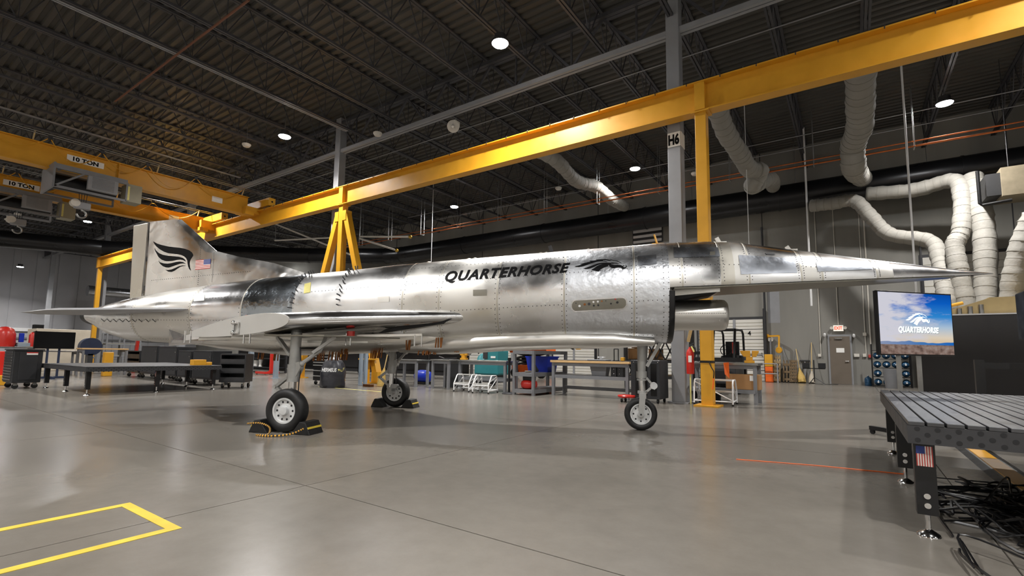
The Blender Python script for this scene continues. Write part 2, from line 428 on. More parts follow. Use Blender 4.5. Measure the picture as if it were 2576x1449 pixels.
nm = {(-7.5, 10.05): 'round high-bay light glaring nearest above the runway beam and fuselage', (-18, 10.05): 'round high-bay light hung left of the column behind the braced post',
      (-28.5, 10.05): 'round high-bay light hidden behind the crane bridge', (-41.6, 10.05): 'round high-bay light beside the tail fin above the black duct',
      (2.85, 20.65): 'round high-bay light above the pipes near the screen', (-7.7, 20.65): 'round high-bay light beside the H6 column',
      (-18.5, 20.65): 'round high-bay light over the copper pipes', (-29.6, 20.65): 'round high-bay light seen behind the braced yellow post', (-44, 24.5): 'round high-bay light low behind the tail fin fillet'}
for (x, y), lab in nm.items(): lamp(x, y, 9.5, lab, ZD+.07)
lamp(-58, 9.9, 7.9, 'round high-bay light low by the far grey column', ZD+.07)
for x in (13.0, 3.2, -7.5, -18, -28.5, -39):
    lamp(x, -.9, 9.5, 'round high-bay light in the bay over the yellow tape', ZD+.07)
for x in (13.0, 2.9, -9, -21, -33):
    lamp(x, -10.5, 9.5, 'round high-bay light in the bay along the entrance wall', ZD+.07)
for (x, y) in ((-52, 20.65), (4.8, 10.05)): lamp(x, y, 9.5, 'round high-bay light put in beyond the others in its row', ZD+.07)  # second lamp is added off the grid, out of view, to brighten the jet's nose
# ---------------------------------------------------------------- black ducts and pipes
path = [(16.5, 25.2, 8.5), (-27.8, 25.2, 8.5), (-29.2, 24.9, 8.5), (-34.3, 21.75, 8.5), (-39.4, 17.65, 8.5), (-45.3, 12.1, 8.5), (-47.8, 6.5, 8.5), (-50, -2, 8.5)]
t = thing('air_duct', 'fat black round air duct hung along the back wall, turning at the corner', 'duct', (-20, 24, 8.5))
for a, c in zip(path[:-1], path[1:]):
    a = Vector(a); c = Vector(c); L = (c-a).length; n = max(1, int(L/6))
    for k in range(n):
        p = a+(c-a)*(k/n); q = a+(c-a)*((k+1)/n)
        MB().cyl(p, q, .58, 28).build('duct_section', 'duct_black', t, smooth=True)
        MB().cyl(p-(q-p).normalized()*.04, p+(q-p).normalized()*.04, .605, 28).build('joint_band', 'duct_black', t, smooth=True)
b = MB()
for k in range(9):
    x = 12-4.6*k
    b.cyl((x, 25.2, 9.05), (x, 25.2, ZD), .012, 6)
b.build('hanger_rods', 'steel', t)
t = thing('air_duct', 'bare silver duct running low behind the rudder', 'duct', (-58, 18, 6))
MB().cyl((-60, 15, 6.6), (-60, 26, 6.6), .5, 24).build('duct_section', 'duct_silver', t, smooth=True)
for yy in (16, 20, 24): MB().cyl((-60, yy, 7.05), (-60, yy, ZD), .015, 6).build('hanger_rod', 'steel', t)
for k, (dz, rr, lab) in enumerate(((0, .03, 'thick lower copper pipe strung below the joists'), (.2, .022, 'thin upper copper pipe strung below the joists'))):
    MB().cyl((-27.5, 20+.1*k, 8.05+dz), (16.5, 20+.1*k, 8.05+dz), rr, 8).build('copper_pipe', 'copper', smooth=True, label=lab, cat='pipe')
b = None
for k in range(14):
    x = -26+2.15*k*1.3
    b = MB()
    for dy in (-.08, .18): b.cyl((x, 20+dy, 8.0), (x, 20+dy, 10.1), .012, 5)
    b.bar((x, 19.9, 8.0), (x, 20.2, 8.0), .015)
    b.build('pipe_hanger', 'steel', label='thin steel trapeze hanger carrying the copper pipes', cat='pipe hanger', group='pipe hangers')
for (x, y0, y1, z, lab) in ((-16.25, -1, 11.6, 9.9, 'pair of light grey conduits running across the joists to the second column'), (-25.5, -1, 12, 9.95, 'light grey conduit crossing the joists above the crane bridge')):
    t = thing('conduit_run', lab, 'conduit', (x, y0, z))
    for dx in (0, .09): MB().cyl((x+dx, y0, z), (x+dx, y1, z), .022, 6).build('conduit', 'column_grey', t)
p = gz(626, 0, 9.8); q = gz(290, 255, 9.8)
MB().cyl(p, q, .03, 8).build('sprinkler_pipe', 'rust', label='rusty red sprinkler pipe crossing the joists diagonally to the conduits', cat='pipe', smooth=True)
for yy in (14.3, 15.9, 18.1, 22.2, 23.6):
    MB().cyl((-24, yy, 10.08), (16.5, yy, 10.08), .018, 5).build('sprinkler_line', 'column_grey', label='thin pale sprinkler line running across under the joists', cat='pipe', group='sprinkler lines')
# drop rods and lamp pulls
for (pa, pb, Y, r, lab) in (((2268, 180), (2290, 728), 18.4, .028, 'white drop pole hanging behind the nose tip to above the screen'), ((2026, 430), (2034, 700), 24.4, .04, 'pale drop pole hanging behind the forebody'),
      ((1087, 575), (1087, 668), 20, .015, 'thin drop rod behind the fuselage lettering')):
    p = gy(*pa, Y); q = gy(*pb, Y)
    MB().cyl((p.x, Y, ZD), (p.x, Y, max(q.z-1.2, .0)), r, 8).build('drop_pole', 'white', label=lab, cat='pole')
p = gy(1884, 470, 18); q = gy(1884, 612, 18)
t = thing('pull_cord', 'thin cord with a white bell end hanging from the flexible duct', 'cord', q)
MB().cyl(q, (q.x, 18, ZD+.07), .012, 6).build('cord', 'white', t)
MB().lathe([(.001, .1), (.05, .06), (.14, .02), (.14, 0), (.001, 0)], q-V(0, 0, .1), (0, 0, 1), 16).build('bell', 'white', t, smooth=True)
# ---------------------------------------------------------------- white flexible ducts
def flex(pts, r, lab, ring=.22):
    pts = bez(pts, 10)
    t = thing('flexible_duct', lab, 'duct', pts[-1], 0, 'white flexible ducts')
    n = len(pts); rs = [r*(1+.05*math.sin(i*2.1)+.03*math.sin(i*.7)) for i in range(n)]
    MB().tube(pts, rs, 18).build('sleeve', 'fabric_white', t, smooth=True, sharp=80)
    b = MB(); acc = 0
    for i in range(1, n-1):
        acc += (pts[i]-pts[i-1]).length
        if acc > ring:
            acc = 0; d = (pts[i+1]-pts[i-1]).normalized()
            b.cyl(pts[i]-d*.012, pts[i]+d*.012, rs[i]*1.02, 18)
    b.build('wire_rings', 'fabric_ring', t, smooth=True, kind='stuff')
    return t
flex([gy(1340, 372, 15.5), gy(1400, 405, 16.5), gy(1450, 455, 18.5), gy(1500, 470, 20), gy(1540, 503, 22), gy(1572, 520, 24.6)], .27, 'white flexible duct sagging between runway beam and black duct')
flex([gy(1800, 258, 14.5), gy(1825, 330, 16), gy(1862, 388, 17.5), gy(1885, 425, 18.5), gy(1912, 432, 19), gy(1892, 468, 19.3), gy(1912, 460, 20.5), gy(1938, 450, 22), gy(1945, 470, 24.5)], .29, 'white flexible duct with a curled lower end beside the yellow post')
flex([gy(2165, 160, 14), gy(2164, 250, 15.5), gy(2162, 320, 16.8), gy(2146, 365, 17.8), gy(2148, 422, 18.6), gy(2160, 440, 22), gy(2170, 450, 24.6)], .33, 'white flexible duct hanging straight down from the runway beam')
flex([gy(2040, 518, 24.3), gy(2095, 512, 24.1), gy(2150, 506, 24), gy(2195, 550, 23.9), gy(2240, 590, 23.8), gy(2340, 608, 23.5), gy(2365, 660, 23), gy(2378, 740, 22.2), gy(2385, 800, 22)], .26, 'white flexible duct bending twice over the wall to behind the screen')
flex([gy(2180, 488, 24.2), gy(2300, 478, 24), gy(2395, 455, 23.6), gy(2420, 490, 23.2), gy(2418, 580, 22.8), gy(2402, 620, 22.6), gy(2416, 700, 22.3), gy(2440, 820, 22)], .27, 'white flexible duct with black straps, next to the straight one')
flex([gy(2445, 445, 23.5), gy(2466, 520, 23), gy(2478, 620, 22.6), gy(2480, 820, 22)], .31, 'thick white flexible duct dropping straight behind the nose tip')
flex([gy(2600, 540, 21.8), gy(2572, 610, 21.8), gy(2550, 700, 21.8), gy(2540, 800, 21.8)], .29, 'white flexible duct leaning at the edge above the tan machine')
# ---------------------------------------------------------------- crane runway
YB = 12.04; ZB0, ZB1 = 7.08, 7.83
t = thing('crane_runway_beam', 'long yellow steel crane runway beam spanning the hall on yellow posts', 'beam', (-16, YB, ZB0))
xa, xb = -46.1, 12.0
MB().box(xa, xb, YB-.012, YB+.012, ZB0+.02, ZB1-.02).build('web', 'yellow', t)
MB().box(xa, xb, YB-.19, YB+.19, ZB1-.03, ZB1).build('top_flange', 'yellow', t)
MB().box(xa, xb, YB-.16, YB+.16, ZB0, ZB0+.028).build('bottom_flange', 'yellow', t)
MB().box(xa+.3, xb, YB-.035, YB+.035, ZB1, ZB1+.06).build('rail', 'steel', t)
for xx in (-2.79, -16.8, -45.95, -31):
    MB().box(xx-.12, xx+.12, YB-.17, YB+.17, ZB0+.03, ZB1-.03).build('stiffener', 'yellow', t)
cl = None; x = -45.2
while x < 11.5:
    if cl is None:
        b = MB(); b.tube([(x, YB-.2, ZB1-.06), (x, YB-.215, ZB1-.02), (x+.01, YB-.2, ZB1+.02), (x+.015, YB-.06, ZB1+.035)], .012, 5)
        cl = b.build('rail_clip', 'dark_steel', t); x0 = x
    else:
        c = cl.copy(); COL.objects.link(c); c.location.x = x-x0
    x += .78
def runway_post(x, lab, brace=False, w=.13, YB=12.04):
    t = thing('runway_post', lab, 'post', (x, YB, 0), 0, 'yellow posts of the crane runway')
    MB().box(x-w, x+w, YB-w, YB+w, .03, ZB0).build('shaft', 'yellow', t, bevel=.01)
    MB().box(x-w-.14, x+w+.14, YB-w-.14, YB+w+.14, 0, .035).build('base_plate', 'yellow', t)
    MB().box(x-w-.08, x+w+.08, YB-w-.06, YB+w+.06, ZB0-.03, ZB0-.002).build('cap_plate', 'yellow', t)
    if brace:
        for sg_ in (-1, 1):
            b = MB(); b.bar((x+sg_*.24, YB, 6.7), (x+sg_*2.45, YB, .35), .12, .12); b.build('brace', 'yellow', t)
            b = MB(); b.box(x+sg_*2.5-.16, x+sg_*2.5+.16, YB-.16, YB+.16, 0, .42); b.box(x+sg_*2.5-.3, x+sg_*2.5+.3, YB-.25, YB+.25, 0, .04); b.build('brace_foot', 'yellow', t)
            MB().box(x+sg_*.13, x+sg_*.36, YB-.14, YB+.14, 6.4, 6.8).build('bracket', 'yellow', t)
    return t
rp = runway_post(-2.79, 'yellow runway post standing beside the H6 column, black strap around it')
MB().box(-2.79-.14, -2.79+.14, YB-.14, YB+.14, 1.0, 1.05).build('strap', 'black', rp)
b = MB(); b.tube(bez([(-2.72, YB-.15, 1.02), (-2.67, YB-.16, .9), (-2.62, YB-.16, .8), (-2.63, YB-.155, .65)]), .012, 6); b.build('strap_tail', 'black', rp)
b = MB(); b.tube(bez([(-2.63, YB-.155, .65), (-2.64, YB-.155, .5), (-2.66, YB-.15, .4)]), .014, 6); b.build('cord', 'orange', rp)
runway_post(-16.8, 'yellow runway post with two slanted braces behind the fuselage', True)
runway_post(-45.8, 'yellow end post of the runway left of the rudder')
YF = -9.1
t = thing('crane_runway_beam', 'second yellow runway beam along the entrance wall side', 'beam', (-16, YF, ZB0))
MB().box(xa, xb, YF-.012, YF+.012, ZB0+.02, ZB1-.02).build('web', 'yellow', t)
MB().box(xa, xb, YF-.19, YF+.19, ZB1-.03, ZB1).build('top_flange', 'yellow', t)
MB().box(xa, xb, YF-.16, YF+.16, ZB0, ZB0+.028).build('bottom_flange', 'yellow', t)
for xx, lab in ((-2.79, 'yellow post under the second runway beam opposite the H6 column'), (-16.8, 'yellow post under the second runway beam opposite the braced post'), (-45.8, 'yellow end post of the second runway beam')): runway_post(xx, lab, YB=YF)
# ---------------------------------------------------------------- crane bridges
def crane(X, z0, z1, yhoist, lab, hl, big):
    t = thing('crane_bridge', lab, 'crane', (X, 8, z0), 0, 'yellow 10 ton bridge cranes')
    ya, yb = -8.8, 11.6
    MB().box(X-.1, X+.1, ya, yb, z0+.03, z1-.03).build('web', 'yellow', t)
    MB().box(X-.22, X+.22, ya, yb, z1-.03, z1).build('top_flange', 'yellow', t)
    MB().box(X-.22, X+.22, ya, yb, z0, z0+.03).build('bottom_flange', 'yellow', t)
    MB().box(X-.2, X+.2, yhoist+1.0, yhoist+1.03, z0+.03, z1-.03).build('stiffener', 'yellow', t)
    # end truck on the rail
    e = MB().box(X-1.5, X+1.5, YB-.16, YB+.16, ZB1+.13, ZB1+.5).build('end_truck', 'yellow', t, bevel=.01)
    for s_ in (-1, 1):
        MB().cyl((X+s_*1.25, YB-.05, ZB1+.17), (X+s_*1.25, YB+.05, ZB1+.17), .11, 16).build('wheel', 'steel', e, smooth=True)
        MB().cyl((X+s_*1.502, YB, ZB1+.32), (X+s_*1.505, YB, ZB1+.32), .045, 12).build('buffer_hole', 'black', e)
    MB().box(X-.5, X+.5, 11.35, YB+.1, z0+.05, ZB1+.13).build('end_gusset', 'yellow', t)
    MB().box(X+.5, X+.75, 11.2, 11.6, z0-.12, z0+.06).build('drive_motor', 'yellow', t)
    # festoon track and cables
    xt = X+.32; zt = z1+.25
    for q in (0, .07): MB().cyl((xt, ya, zt+q), (xt, 12.6, zt+q), .018, 6).build('festoon_rail', 'steel', t)
    for yy in (yb-.3, yb-3.8, 4.0, 0.5): MB().bar((X+.1, yy, z1), (xt, yy, zt+.08), .02).build('rail_bracket', 'tan', t)
    nodes = [11.2, 9.2, 7.4, 5.9, 4.4, 2.6, .8, -1.2]
    for k in range(len(nodes)-1):
        a, c = nodes[k], nodes[k+1]; sag = .55+.15*(k % 2)
        pts = [(xt, a+(c-a)*u, zt-.05-sag*4*u*(1-u)) for u in [i/12 for i in range(13)]]
        MB().tube(pts, .017, 5).build('festoon_cable', 'yellow', t, smooth=True)
        MB().box(xt-.05, xt+.05, c-.06, c+.06, zt-.12, zt).build('cable_trolley', 'dark_steel', t)
    # rating sign
    xs = X+.105
    sg = MB().box(xs, xs+.012, yhoist-.55, yhoist+.55, z1-.40, z1-.17).build('rating_sign', 'paper', t, label='white sign reading 10 TON')
    vs, fs = text_mesh('10 TON', 0, .045)
    MB().add([(xs+.014, yhoist-.38+.76*v.x, z1-.37+.17*v.y) for v in vs], fs).build('lettering', 'decal', sg)
    MB().box(xs, xs+.01, 10.0, 10.45, z0+.25, z0+.5).build('maker_plate', 'paper', t)
    # hoist
    h = thing('crane_hoist', hl, 'hoist', (X, yhoist, z0-.8), 0, 'grey crane hoists')
    x1 = X+.75; a, c = yhoist-.95, yhoist+1.15
    for xx in (X-.7, x1):
        b = MB(); b.bar((xx, a, z0-.02), (xx, c, z0-.02), .05, .09); b.bar((xx, a, z0-.75), (xx, c, z0-.75), .03, .04)
        b.bar((xx, a, z0-.75), (xx, yhoist-.1, z0-.05), .03); b.bar((xx, c, z0-.75), (xx, c, z0-.02), .03)
        b.build('side_frame', 'grey_paint', h)
    MB().box(X-.75, X+.8, a-.06, a, z0-.8, z0+.1).build('end_plate', 'grey_paint', h)
    MB().cyl((X, a+.1, z0-.4), (X, c-.2, z0-.4), .28, 20).build('rope_drum', 'black', h, smooth=True)
    g = MB().box(x1-.05, x1+.1, yhoist-.05, yhoist+.85, z0-.62, z0-.12).build('resistor_box', 'column_grey', h)
    b = MB()
    for k in range(9): b.box(x1+.1, x1+.112, yhoist+.07, yhoist+.73, z0-.57+.05*k, z0-.54+.05*k)
    b.build('louvre', 'grey_paint', g)
    MB().box(X+.15, x1, c, c+.5, z0-.75, z0-.05).build('control_box', 'olive', h)
    MB().box(x1, x1+.012, c+.02, c+.1, z0-.7, z0-.15).build('warning_label', 'yellow_pale', h)
    for s_ in (-.3, .3): MB().cyl((X+.1, a+.2 if s_ < 0 else c-.3, z0+.09), (X+.23, a+.2 if s_ < 0 else c-.3, z0+.09), .1, 14).build('trolley_wheel', 'steel', h)
    b = MB()
    for dy in (-.12, -.04, .04, .12): b.cyl((X+.2, yhoist+dy, z0-.7), (X+.2, yhoist+dy*.8, z0-1.05), .01, 5)
    b.build('hoist_ropes', 'dark_steel', h)
    hb = MB().box(X+.1, X+.3, yhoist-.24, yhoist+.24, z0-1.3, z0-1.02).build('hook_block', 'column_grey', h, bevel=.04)
    MB().cyl((X+.08, yhoist-.22, z0-1.1), (X+.32, yhoist-.22, z0-1.1), .14, 16).build('sheave', 'offwhite', hb, smooth=True)
    pts = [(X+.2, yhoist+.14*math.sin(u), z0-1.48+.14*math.cos(u)) for u in [i*.42 for i in range(12)]]
    MB().tube([(X+.2, yhoist, z0-1.3)]+pts, .035, 8).build('hook', 'steel', hb, smooth=True)
crane(-23.8, 7.62, 8.48, 5.5, 'nearer yellow crane bridge with a 10 TON sign over the grey hoist', 'grey hoist trolley with louvred box slung under the nearer crane bridge', 1)
crane(-28.4, 7.45, 8.16, 4.6, 'farther yellow crane bridge ending beside the tail fin tip', 'grey hoist trolley half hidden under the farther crane bridge', 0)
MB().box(-31.5, -31.0, 21.5, 21.6, 7.9, 8.4).build('hanging_sign', 'flag_red', label='small red square sign hung from the roof above the fin fillet', cat='sign')
# ceiling fans / heaters: pale tripods and rods near the braced post
def horn(px, py, z, lab):
    p = gz(px, py, z); t = thing('horn_speaker', lab, 'speaker', p, 0, 'pale horn speakers')
    MB().lathe([(.04, .35), (.06, .2), (.1, .1), (.22, 0), (.2, .0), (.001, .12)], p, (0.5, -.6, -.4), 16).build('horn', 'offwhite', t, smooth=True)
    MB().box(p.x-.15, p.x+.0, p.y+.1, p.y+.35, p.z+.1, p.z+.3).build('driver', 'offwhite', t)
    MB().cyl((p.x-.05, p.y+.2, p.z+.3), (p.x-.05, p.y+.2, ZD), .015, 6).build('stem', 'steel', t)
horn(1140, 318, 9.2, 'pale horn speaker hung above the runway beam')
horn(28, 548, 7.6, 'pale horn speaker hung at the end of the low pipe')
for px, py, z, lab in ((620, 365, 9.6, 'small white smoke detector box by the second column'), (950, 337, 9.5, 'oval white detector on the girder'), (1405, 474, 9.5, 'round white ceiling detector beside the flexible duct'), (1748, 437, 9.5, 'round white ceiling detector behind the yellow post')):
    p = gz(px, py, z); t = thing('ceiling_detector', lab, 'detector', p, 0)
    MB().lathe([(.001, -.08), (.12, -.07), (.17, 0), (.17, .04), (.001, .05)], p, (0, 0, 1), 16).build('head', 'offwhite', t, smooth=True)
    MB().cyl((p.x, p.y, p.z+.05), (p.x, p.y, ZD), .012, 6).build('stem', 'steel', t)
# swing booms by the braced post
for (a, c, lab) in (((690, 562), (880, 640), 'pale boom arm slanting down'), ((692, 605), (830, 598), 'pale level boom arm')):
    p = gy(a[0], a[1], 17); q = gy(c[0], c[1], 17)
    t = thing('boom_arm', lab+' behind the tripod braces', 'boom', p); MB().cyl(p, q, .05, 8).build('arm', 'offwhite', t); MB().cyl(p, (p.x, p.y, ZD+.07), .015, 6).build('hanger_rod', 'steel', t)
for (a, c, lab) in (((905, 600), (998, 630), 'short pale boom tipped yellow, slanting down beside the black duct corner'), ((905, 595), (1032, 596), 'level pale boom tipped yellow under the copper pipes')):
    p = gy(a[0], a[1], 18); q = gy(c[0], c[1], 18); t = thing('boom_arm', lab, 'boom', p)
    MB().cyl(p, q, .05, 8).build('arm', 'offwhite', t); MB().cyl(p, (p.x, p.y, ZD+.07), .015, 6).build('hanger_rod', 'steel', t); MB().sph(q, .1).build('tip', 'brass', t)
# ================================================================ the aircraft
TH = math.radians(22.5); NG = V(-2.74, 7.48, 0)
AF = V(math.cos(TH), math.sin(TH), 0); AL = V(-math.sin(TH), math.cos(TH), 0); AZ = V(0, 0, 1)
def A(s, t, z): return NG+AF*s+AL*t+AZ*z
def cp(x, y, t=0.0):
    p = onplane(x, y, NG+AL*t, AL); return V((p-NG).dot(AF), t, p.z)
AC = thing('experimental_jet', 'polished bare aluminium jet aircraft lettered QUARTERHORSE standing on its wheels', 'aircraft', NG, TH)
def lerp(tab, s):
    if s <= tab[0][0]: return tab[0][1]
    for (a, u), (c, v) in zip(tab[:-1], tab[1:]):
        if s <= c: return u+(v-u)*(s-a)/(c-a)
    return tab[-1][1]
T_TOP = [(-10.55,1.93),(-10.2,2.04),(-9.9,2.11),(-9.5,2.19),(-8.57,2.32),(-7.5,2.43),(-6.9,2.48),(-5.85,2.55),(-4.9,2.61),(-4.1,2.68),(-2.1,2.79),(-.1,2.89),(.45,2.92),(1,2.92),(1.45,2.89),(2.24,2.75),(3.32,2.57),(4.31,2.41),(4.75,2.352)]
T_BOT = [(-10.55,1.62),(-10.15,1.40),(-9.75,1.30),(-8.5,1.25),(-7.3,1.17),(-6.05,1.10),(-4.9,1.14),(-4.1,1.19),(-2.2,1.29),(-1.1,1.33),(.45,1.35)]
T_ZC = [(-10.55,1.78),(-6,1.83),(-3,1.97),(.45,2.145),(1,2.165),(2.1,2.22),(3.2,2.27),(4.75,2.35)]
T_W = [(-10.55,.44),(-10,.52),(-9,.6),(-7,.68),(-5,.72),(-1,.70),(.45,.66),(1,.60),(2.1,.46),(3.2,.31),(4.2,.11),(4.75,.008)]
def sect(s, n=56, grow=0.0, fore=None):
    fore = (s > .44) if fore is None else fore
    zc = lerp(T_ZC, s); w = lerp(T_W, s)+grow; ht = lerp(T_TOP, s)-zc+grow
    hb = .012 if fore else zc-lerp(T_BOT, s)+grow
    out = []
    for i in range(n):
        a = 2*PI*i/n; c, d = math.cos(a), math.sin(a)
        e = 1.0 if d >= 0 else (.12 if fore else .86)
        z = zc+(ht*abs(d)**1.0 if d >= 0 else -hb*abs(d)**e)
        k = c if (d >= 0 or fore) else math.copysign(abs(c)**.86, c)
        out.append((w*k, z))
    return out
def surf_t(s, z, off=.004):                   # near-side surface at height z
    zc = lerp(T_ZC, s); w = lerp(T_W, s)
    if z >= zc:
        h = lerp(T_TOP, s)-zc; k = min(.999, (z-zc)/h); t = w*math.sqrt(1-k*k)
    else:
        h = zc-lerp(T_BOT, s); k = min(.999, (zc-z)/h); d = k**(1/.86); t = w*(math.sqrt(max(0, 1-d*d)))**.86
    return -(t+off)
def onskin(px, py, off=.004):
    t = -.65
    for _ in range(7):
        q = cp(px, py, t); t = surf_t(q.x, q.z, off)
    q = cp(px, py, t); return A(q.x, t, q.z)
bands = [(-10.5,-9.2,'alu'),(-9.2,-7.85,'alu_satin'),(-7.85,-6.75,'alu_bright'),(-6.75,-5.72,'alu_film'),(-5.72,-4.85,'alu'),(-4.85,-3.72,'alu'),(-3.72,-3.1,'alu_satin'),
  (-3.1,-2.15,'alu_satin'),(-2.15,-1.12,'alu'),(-1.12,-.1,'alu_film2'),(-.1,.40,'alu_film2'),(.40,.58,'alu_satin'),(.58,1.12,'alu'),(1.12,1.3,'alu_matte'),(1.3,1.5,'alu_satin'),(1.5,2.2,'alu'),
  (2.2,2.3,'alu_satin'),(2.3,2.48,'alu_satin'),(2.48,3.2,'alu'),(3.2,3.42,'alu_satin'),(3.42,4.75,'alu_bright')]
for a, c, mt in bands:
    k = max(2, int((c-a)/.12)); rings = []
    for i in range(k+1):
        s = a+(c-a)*i/k
        fo = a >= .40 and not (a < .41 and False)
        rings.append([A(s, t, z) for t, z in sect(s, fore=(a >= .40))])
    MB().loft(rings).build('skin_panel', mt, AC, smooth=True, sharp=50)
# flat belly of the forebody is satin: thin plate just under the chine
rings = [[A(s, -lerp(T_W, s)*.985, lerp(T_ZC, s)-.018), A(s, lerp(T_W, s)*.985, lerp(T_ZC, s)-.018), A(s, lerp(T_W, s)*.985, lerp(T_ZC, s)-.03), A(s, -lerp(T_W, s)*.985, lerp(T_ZC, s)-.03)] for s in [.46+i*.2 for i in range(20)]]
MB().loft(rings, cap=True).build('forebody_belly', 'under_grey', AC)
# seam straps
for s in (-9.2,-7.85,-6.75,-3.72,-3.1,-2.15,-1.12,-.1,.58,1.12,1.5,2.2,2.48,3.2):
    fo = s > .4
    MB().loft([[A(s+d, t, z) for t, z in sect(s+d, grow=g_, fore=fo)] for d, g_ in ((-.012, 0), (-.010, .0022), (.010, .0022), (.012, 0))]).build('seam_strap', 'alu_matte', AC, smooth=True)
# intake lip: black band and hollow throat
def low_ring(s, shr):
    zc = lerp(T_ZC, .42)-.06; w = lerp(T_W, .42)-shr; hb = zc-lerp(T_BOT, .42)-shr
    return [A(s, w*math.copysign(abs(math.cos(a))**.86, math.cos(a)), zc-shr*.3-hb*abs(math.sin(a))**.86) for a in [PI*i/28 for i in range(29)]]
rr = [low_ring(.39, -.004), low_ring(.455, -.004), low_ring(.47, .01), low_ring(.455, .035), low_ring(.2, .05), low_ring(-1.2, .2)]
MB().loft(rr).build('intake_lip', 'black', AC, smooth=True)
MB().loft([low_ring(-1.0, .15), low_ring(-1.05, .15)], cap=True).build('intake_throat', 'matte_black', AC)
MB().lathe([(.001, 0), (.23, 0), (.235, .02), (.235, 1.35), (.228, 1.40), (.20, 1.43), (.001, 1.45)], A(-.15, 0, 1.78), AF, 40).build('intake_centrebody', 'alu_satin', AC, smooth=True)
b = MB()
for k in range(50): b.sph(A(.0+.025*k, -.2365, 1.79), .006, 5, 4)
b.build('centrebody_rivets', 'dark_steel', AC, kind='stuff')
MB().prism([(.42, 2.13), (1.12, 2.165), (1.12, 2.09), (.42, 2.03)], A(0, -.42, 0), AF, AZ, AL, .84).build('intake_ramp', 'alu_satin', AC)
MB().prism([(.42, 2.03), (1.1, 2.09), (.62, 2.00), (.42, 1.98)], A(0, -.40, 0), AF, AZ, AL, .80).build('ramp_gap', 'matte_black', AC)
# nozzle
MB().loft([[A(s, t*k, lerp(T_ZC, -10.5)+(z-lerp(T_ZC, -10.5))*k) for t, z in sect(-10.5)] for s, k in ((-10.5, 1.0), (-10.62, .97), (-10.6, .9), (-10.2, .8))]).build('nozzle_ring', 'black', AC, smooth=True)
MB().loft([[A(s, t*.82, lerp(T_ZC, -10.5)+(z-lerp(T_ZC, -10.5))*.82) for t, z in sect(-10.5)] for s in (-10.3, -10.25)], cap=True).build('nozzle_core', 'matte_black', AC)
# ventral keel fairing and sponson bulge
for sg_ in (-1, 1):
    rings = []
    for s, r, z in ((.2,.05,1.37),(-.4,.12,1.40),(-1.1,.14,1.40),(-2.1,.15,1.37),(-3.2,.16,1.30),(-3.9,.1,1.26)):
        rings.append([A(s, sg_*.30+r*1.5*math.cos(a), z+r*math.sin(a)-.02) for a in [2*PI*i/18 for i in range(18)]])
    MB().loft(rings, cap=True).build('keel_fairing', 'alu_satin', AC, smooth=True)
rings = []
for s, w, zb_ in ((-8.15,.5,1.26),(-7.3,.82,1.16),(-6.05,.80,1.06),(-4.9,.72,1.11),(-4.0,.62,1.17),(-3.2,.5,1.24),(-2.4,.3,1.31)):
    rings.append([A(s, w*math.copysign(abs(math.cos(a))**.5, math.cos(a)), 1.40+(1.40-zb_)*math.copysign(abs(math.sin(a))**.6, math.sin(a))*(1 if math.sin(a) < 0 else .3)) for a in [2*PI*i/32 for i in range(32)]])
MB().loft(rings, cap=True).build('belly_fairing', 'alu_satin', AC, smooth=True, sharp=60)
# rivets (fine, joined)
b = MB()
def rivet(p, n):
    u, v = frame(n); b.add([p+n*.003]+[p+n*.001+u*(.0075*math.cos(i*PI/3))+v*(.0075*math.sin(i*PI/3)) for i in range(6)], [(0, 1+i, 1+(i+1) % 6) for i in range(6)])
def skin_pt(s, a, fore):
    sc = sect(s, 2, fore=fore); zc = lerp(T_ZC, s); w = lerp(T_W, s); ht = lerp(T_TOP, s)-zc; hb = zc-lerp(T_BOT, s)
    c, d = math.cos(a), math.sin(a)
    if d >= 0: t, z, nt, nz_ = w*c, zc+ht*d, c/w, d/ht
    else: t, z, nt, nz_ = w*math.copysign(abs(c)**.86, c), zc-hb*abs(d)**.86, c/w, d/hb
    return A(s, t, z), (AL*nt+AZ*nz_).normalized()
for s0 in (-9.2,-7.85,-6.75,-3.72,-3.1,-2.15,-1.12,-.1,.35,.58,1.12,1.5,2.2,2.48,3.2):
    for ds in (-.035, .035):
        for k in range(44 if s0 > .4 else 60):
            a = PI*1.0*k/44 if s0 > .4 else PI*(-.45+1.9*k/60)
            p, n = skin_pt(s0+ds, a, s0 > .4); rivet(p, n)
for aa, sa, sb in ((PI*.87, -7.8, 3.2), (PI*1.06, -9.2, .3), (PI*1.32, -9, .3), (PI*.13, -7.8, 3.2), (PI*-.06, -9.2, .3), (PI*.72, -3.7, -1.1)):
    s = sa
    while s < sb:
        p, n = skin_pt(s, aa, s > .44); rivet(p, n); s += .065
b.build('rivets', 'dark_steel', AC, kind='stuff')
# temporary fasteners sticking out of the open seams and the belly
b = MB(); b2 = MB()
for s0 in (-5.72, -4.85):
    for k in range(14):
        p, n = skin_pt(s0+random.uniform(-.02, .02), PI*(.56+.50*k/14), False); d = (n+AF*random.uniform(-.5, .5)).normalized(); b.cyl(p, p+d*.07, .011, 6)
T_BF = [(-8.15,1.26),(-7.3,1.16),(-6.05,1.06),(-4.9,1.11),(-4.0,1.17),(-3.2,1.24),(-2.4,1.31)]
for px_, n_ in ((655,3),(690,3),(790,4),(805,4),(832,6),(856,6),(876,4),(932,5),(950,4),(1035,3),(1056,6),(1076,5),(1108,4),(1142,3)):
    s0 = cp(px_, 885, -.42).x; tt_ = -.42 if px_ not in (876, 1035, 1108) else -.60
    for k in range(n_):
        p = A(s0+.032*k, tt_+random.uniform(-.03, .03), lerp(T_BF, s0)+.05 + (.09 if tt_ < -.5 else 0)); d = (AZ*-1+AF*random.uniform(-.12, .12)-AL*.15).normalized(); b2.cyl(p, p+d*.16, .012, 6)
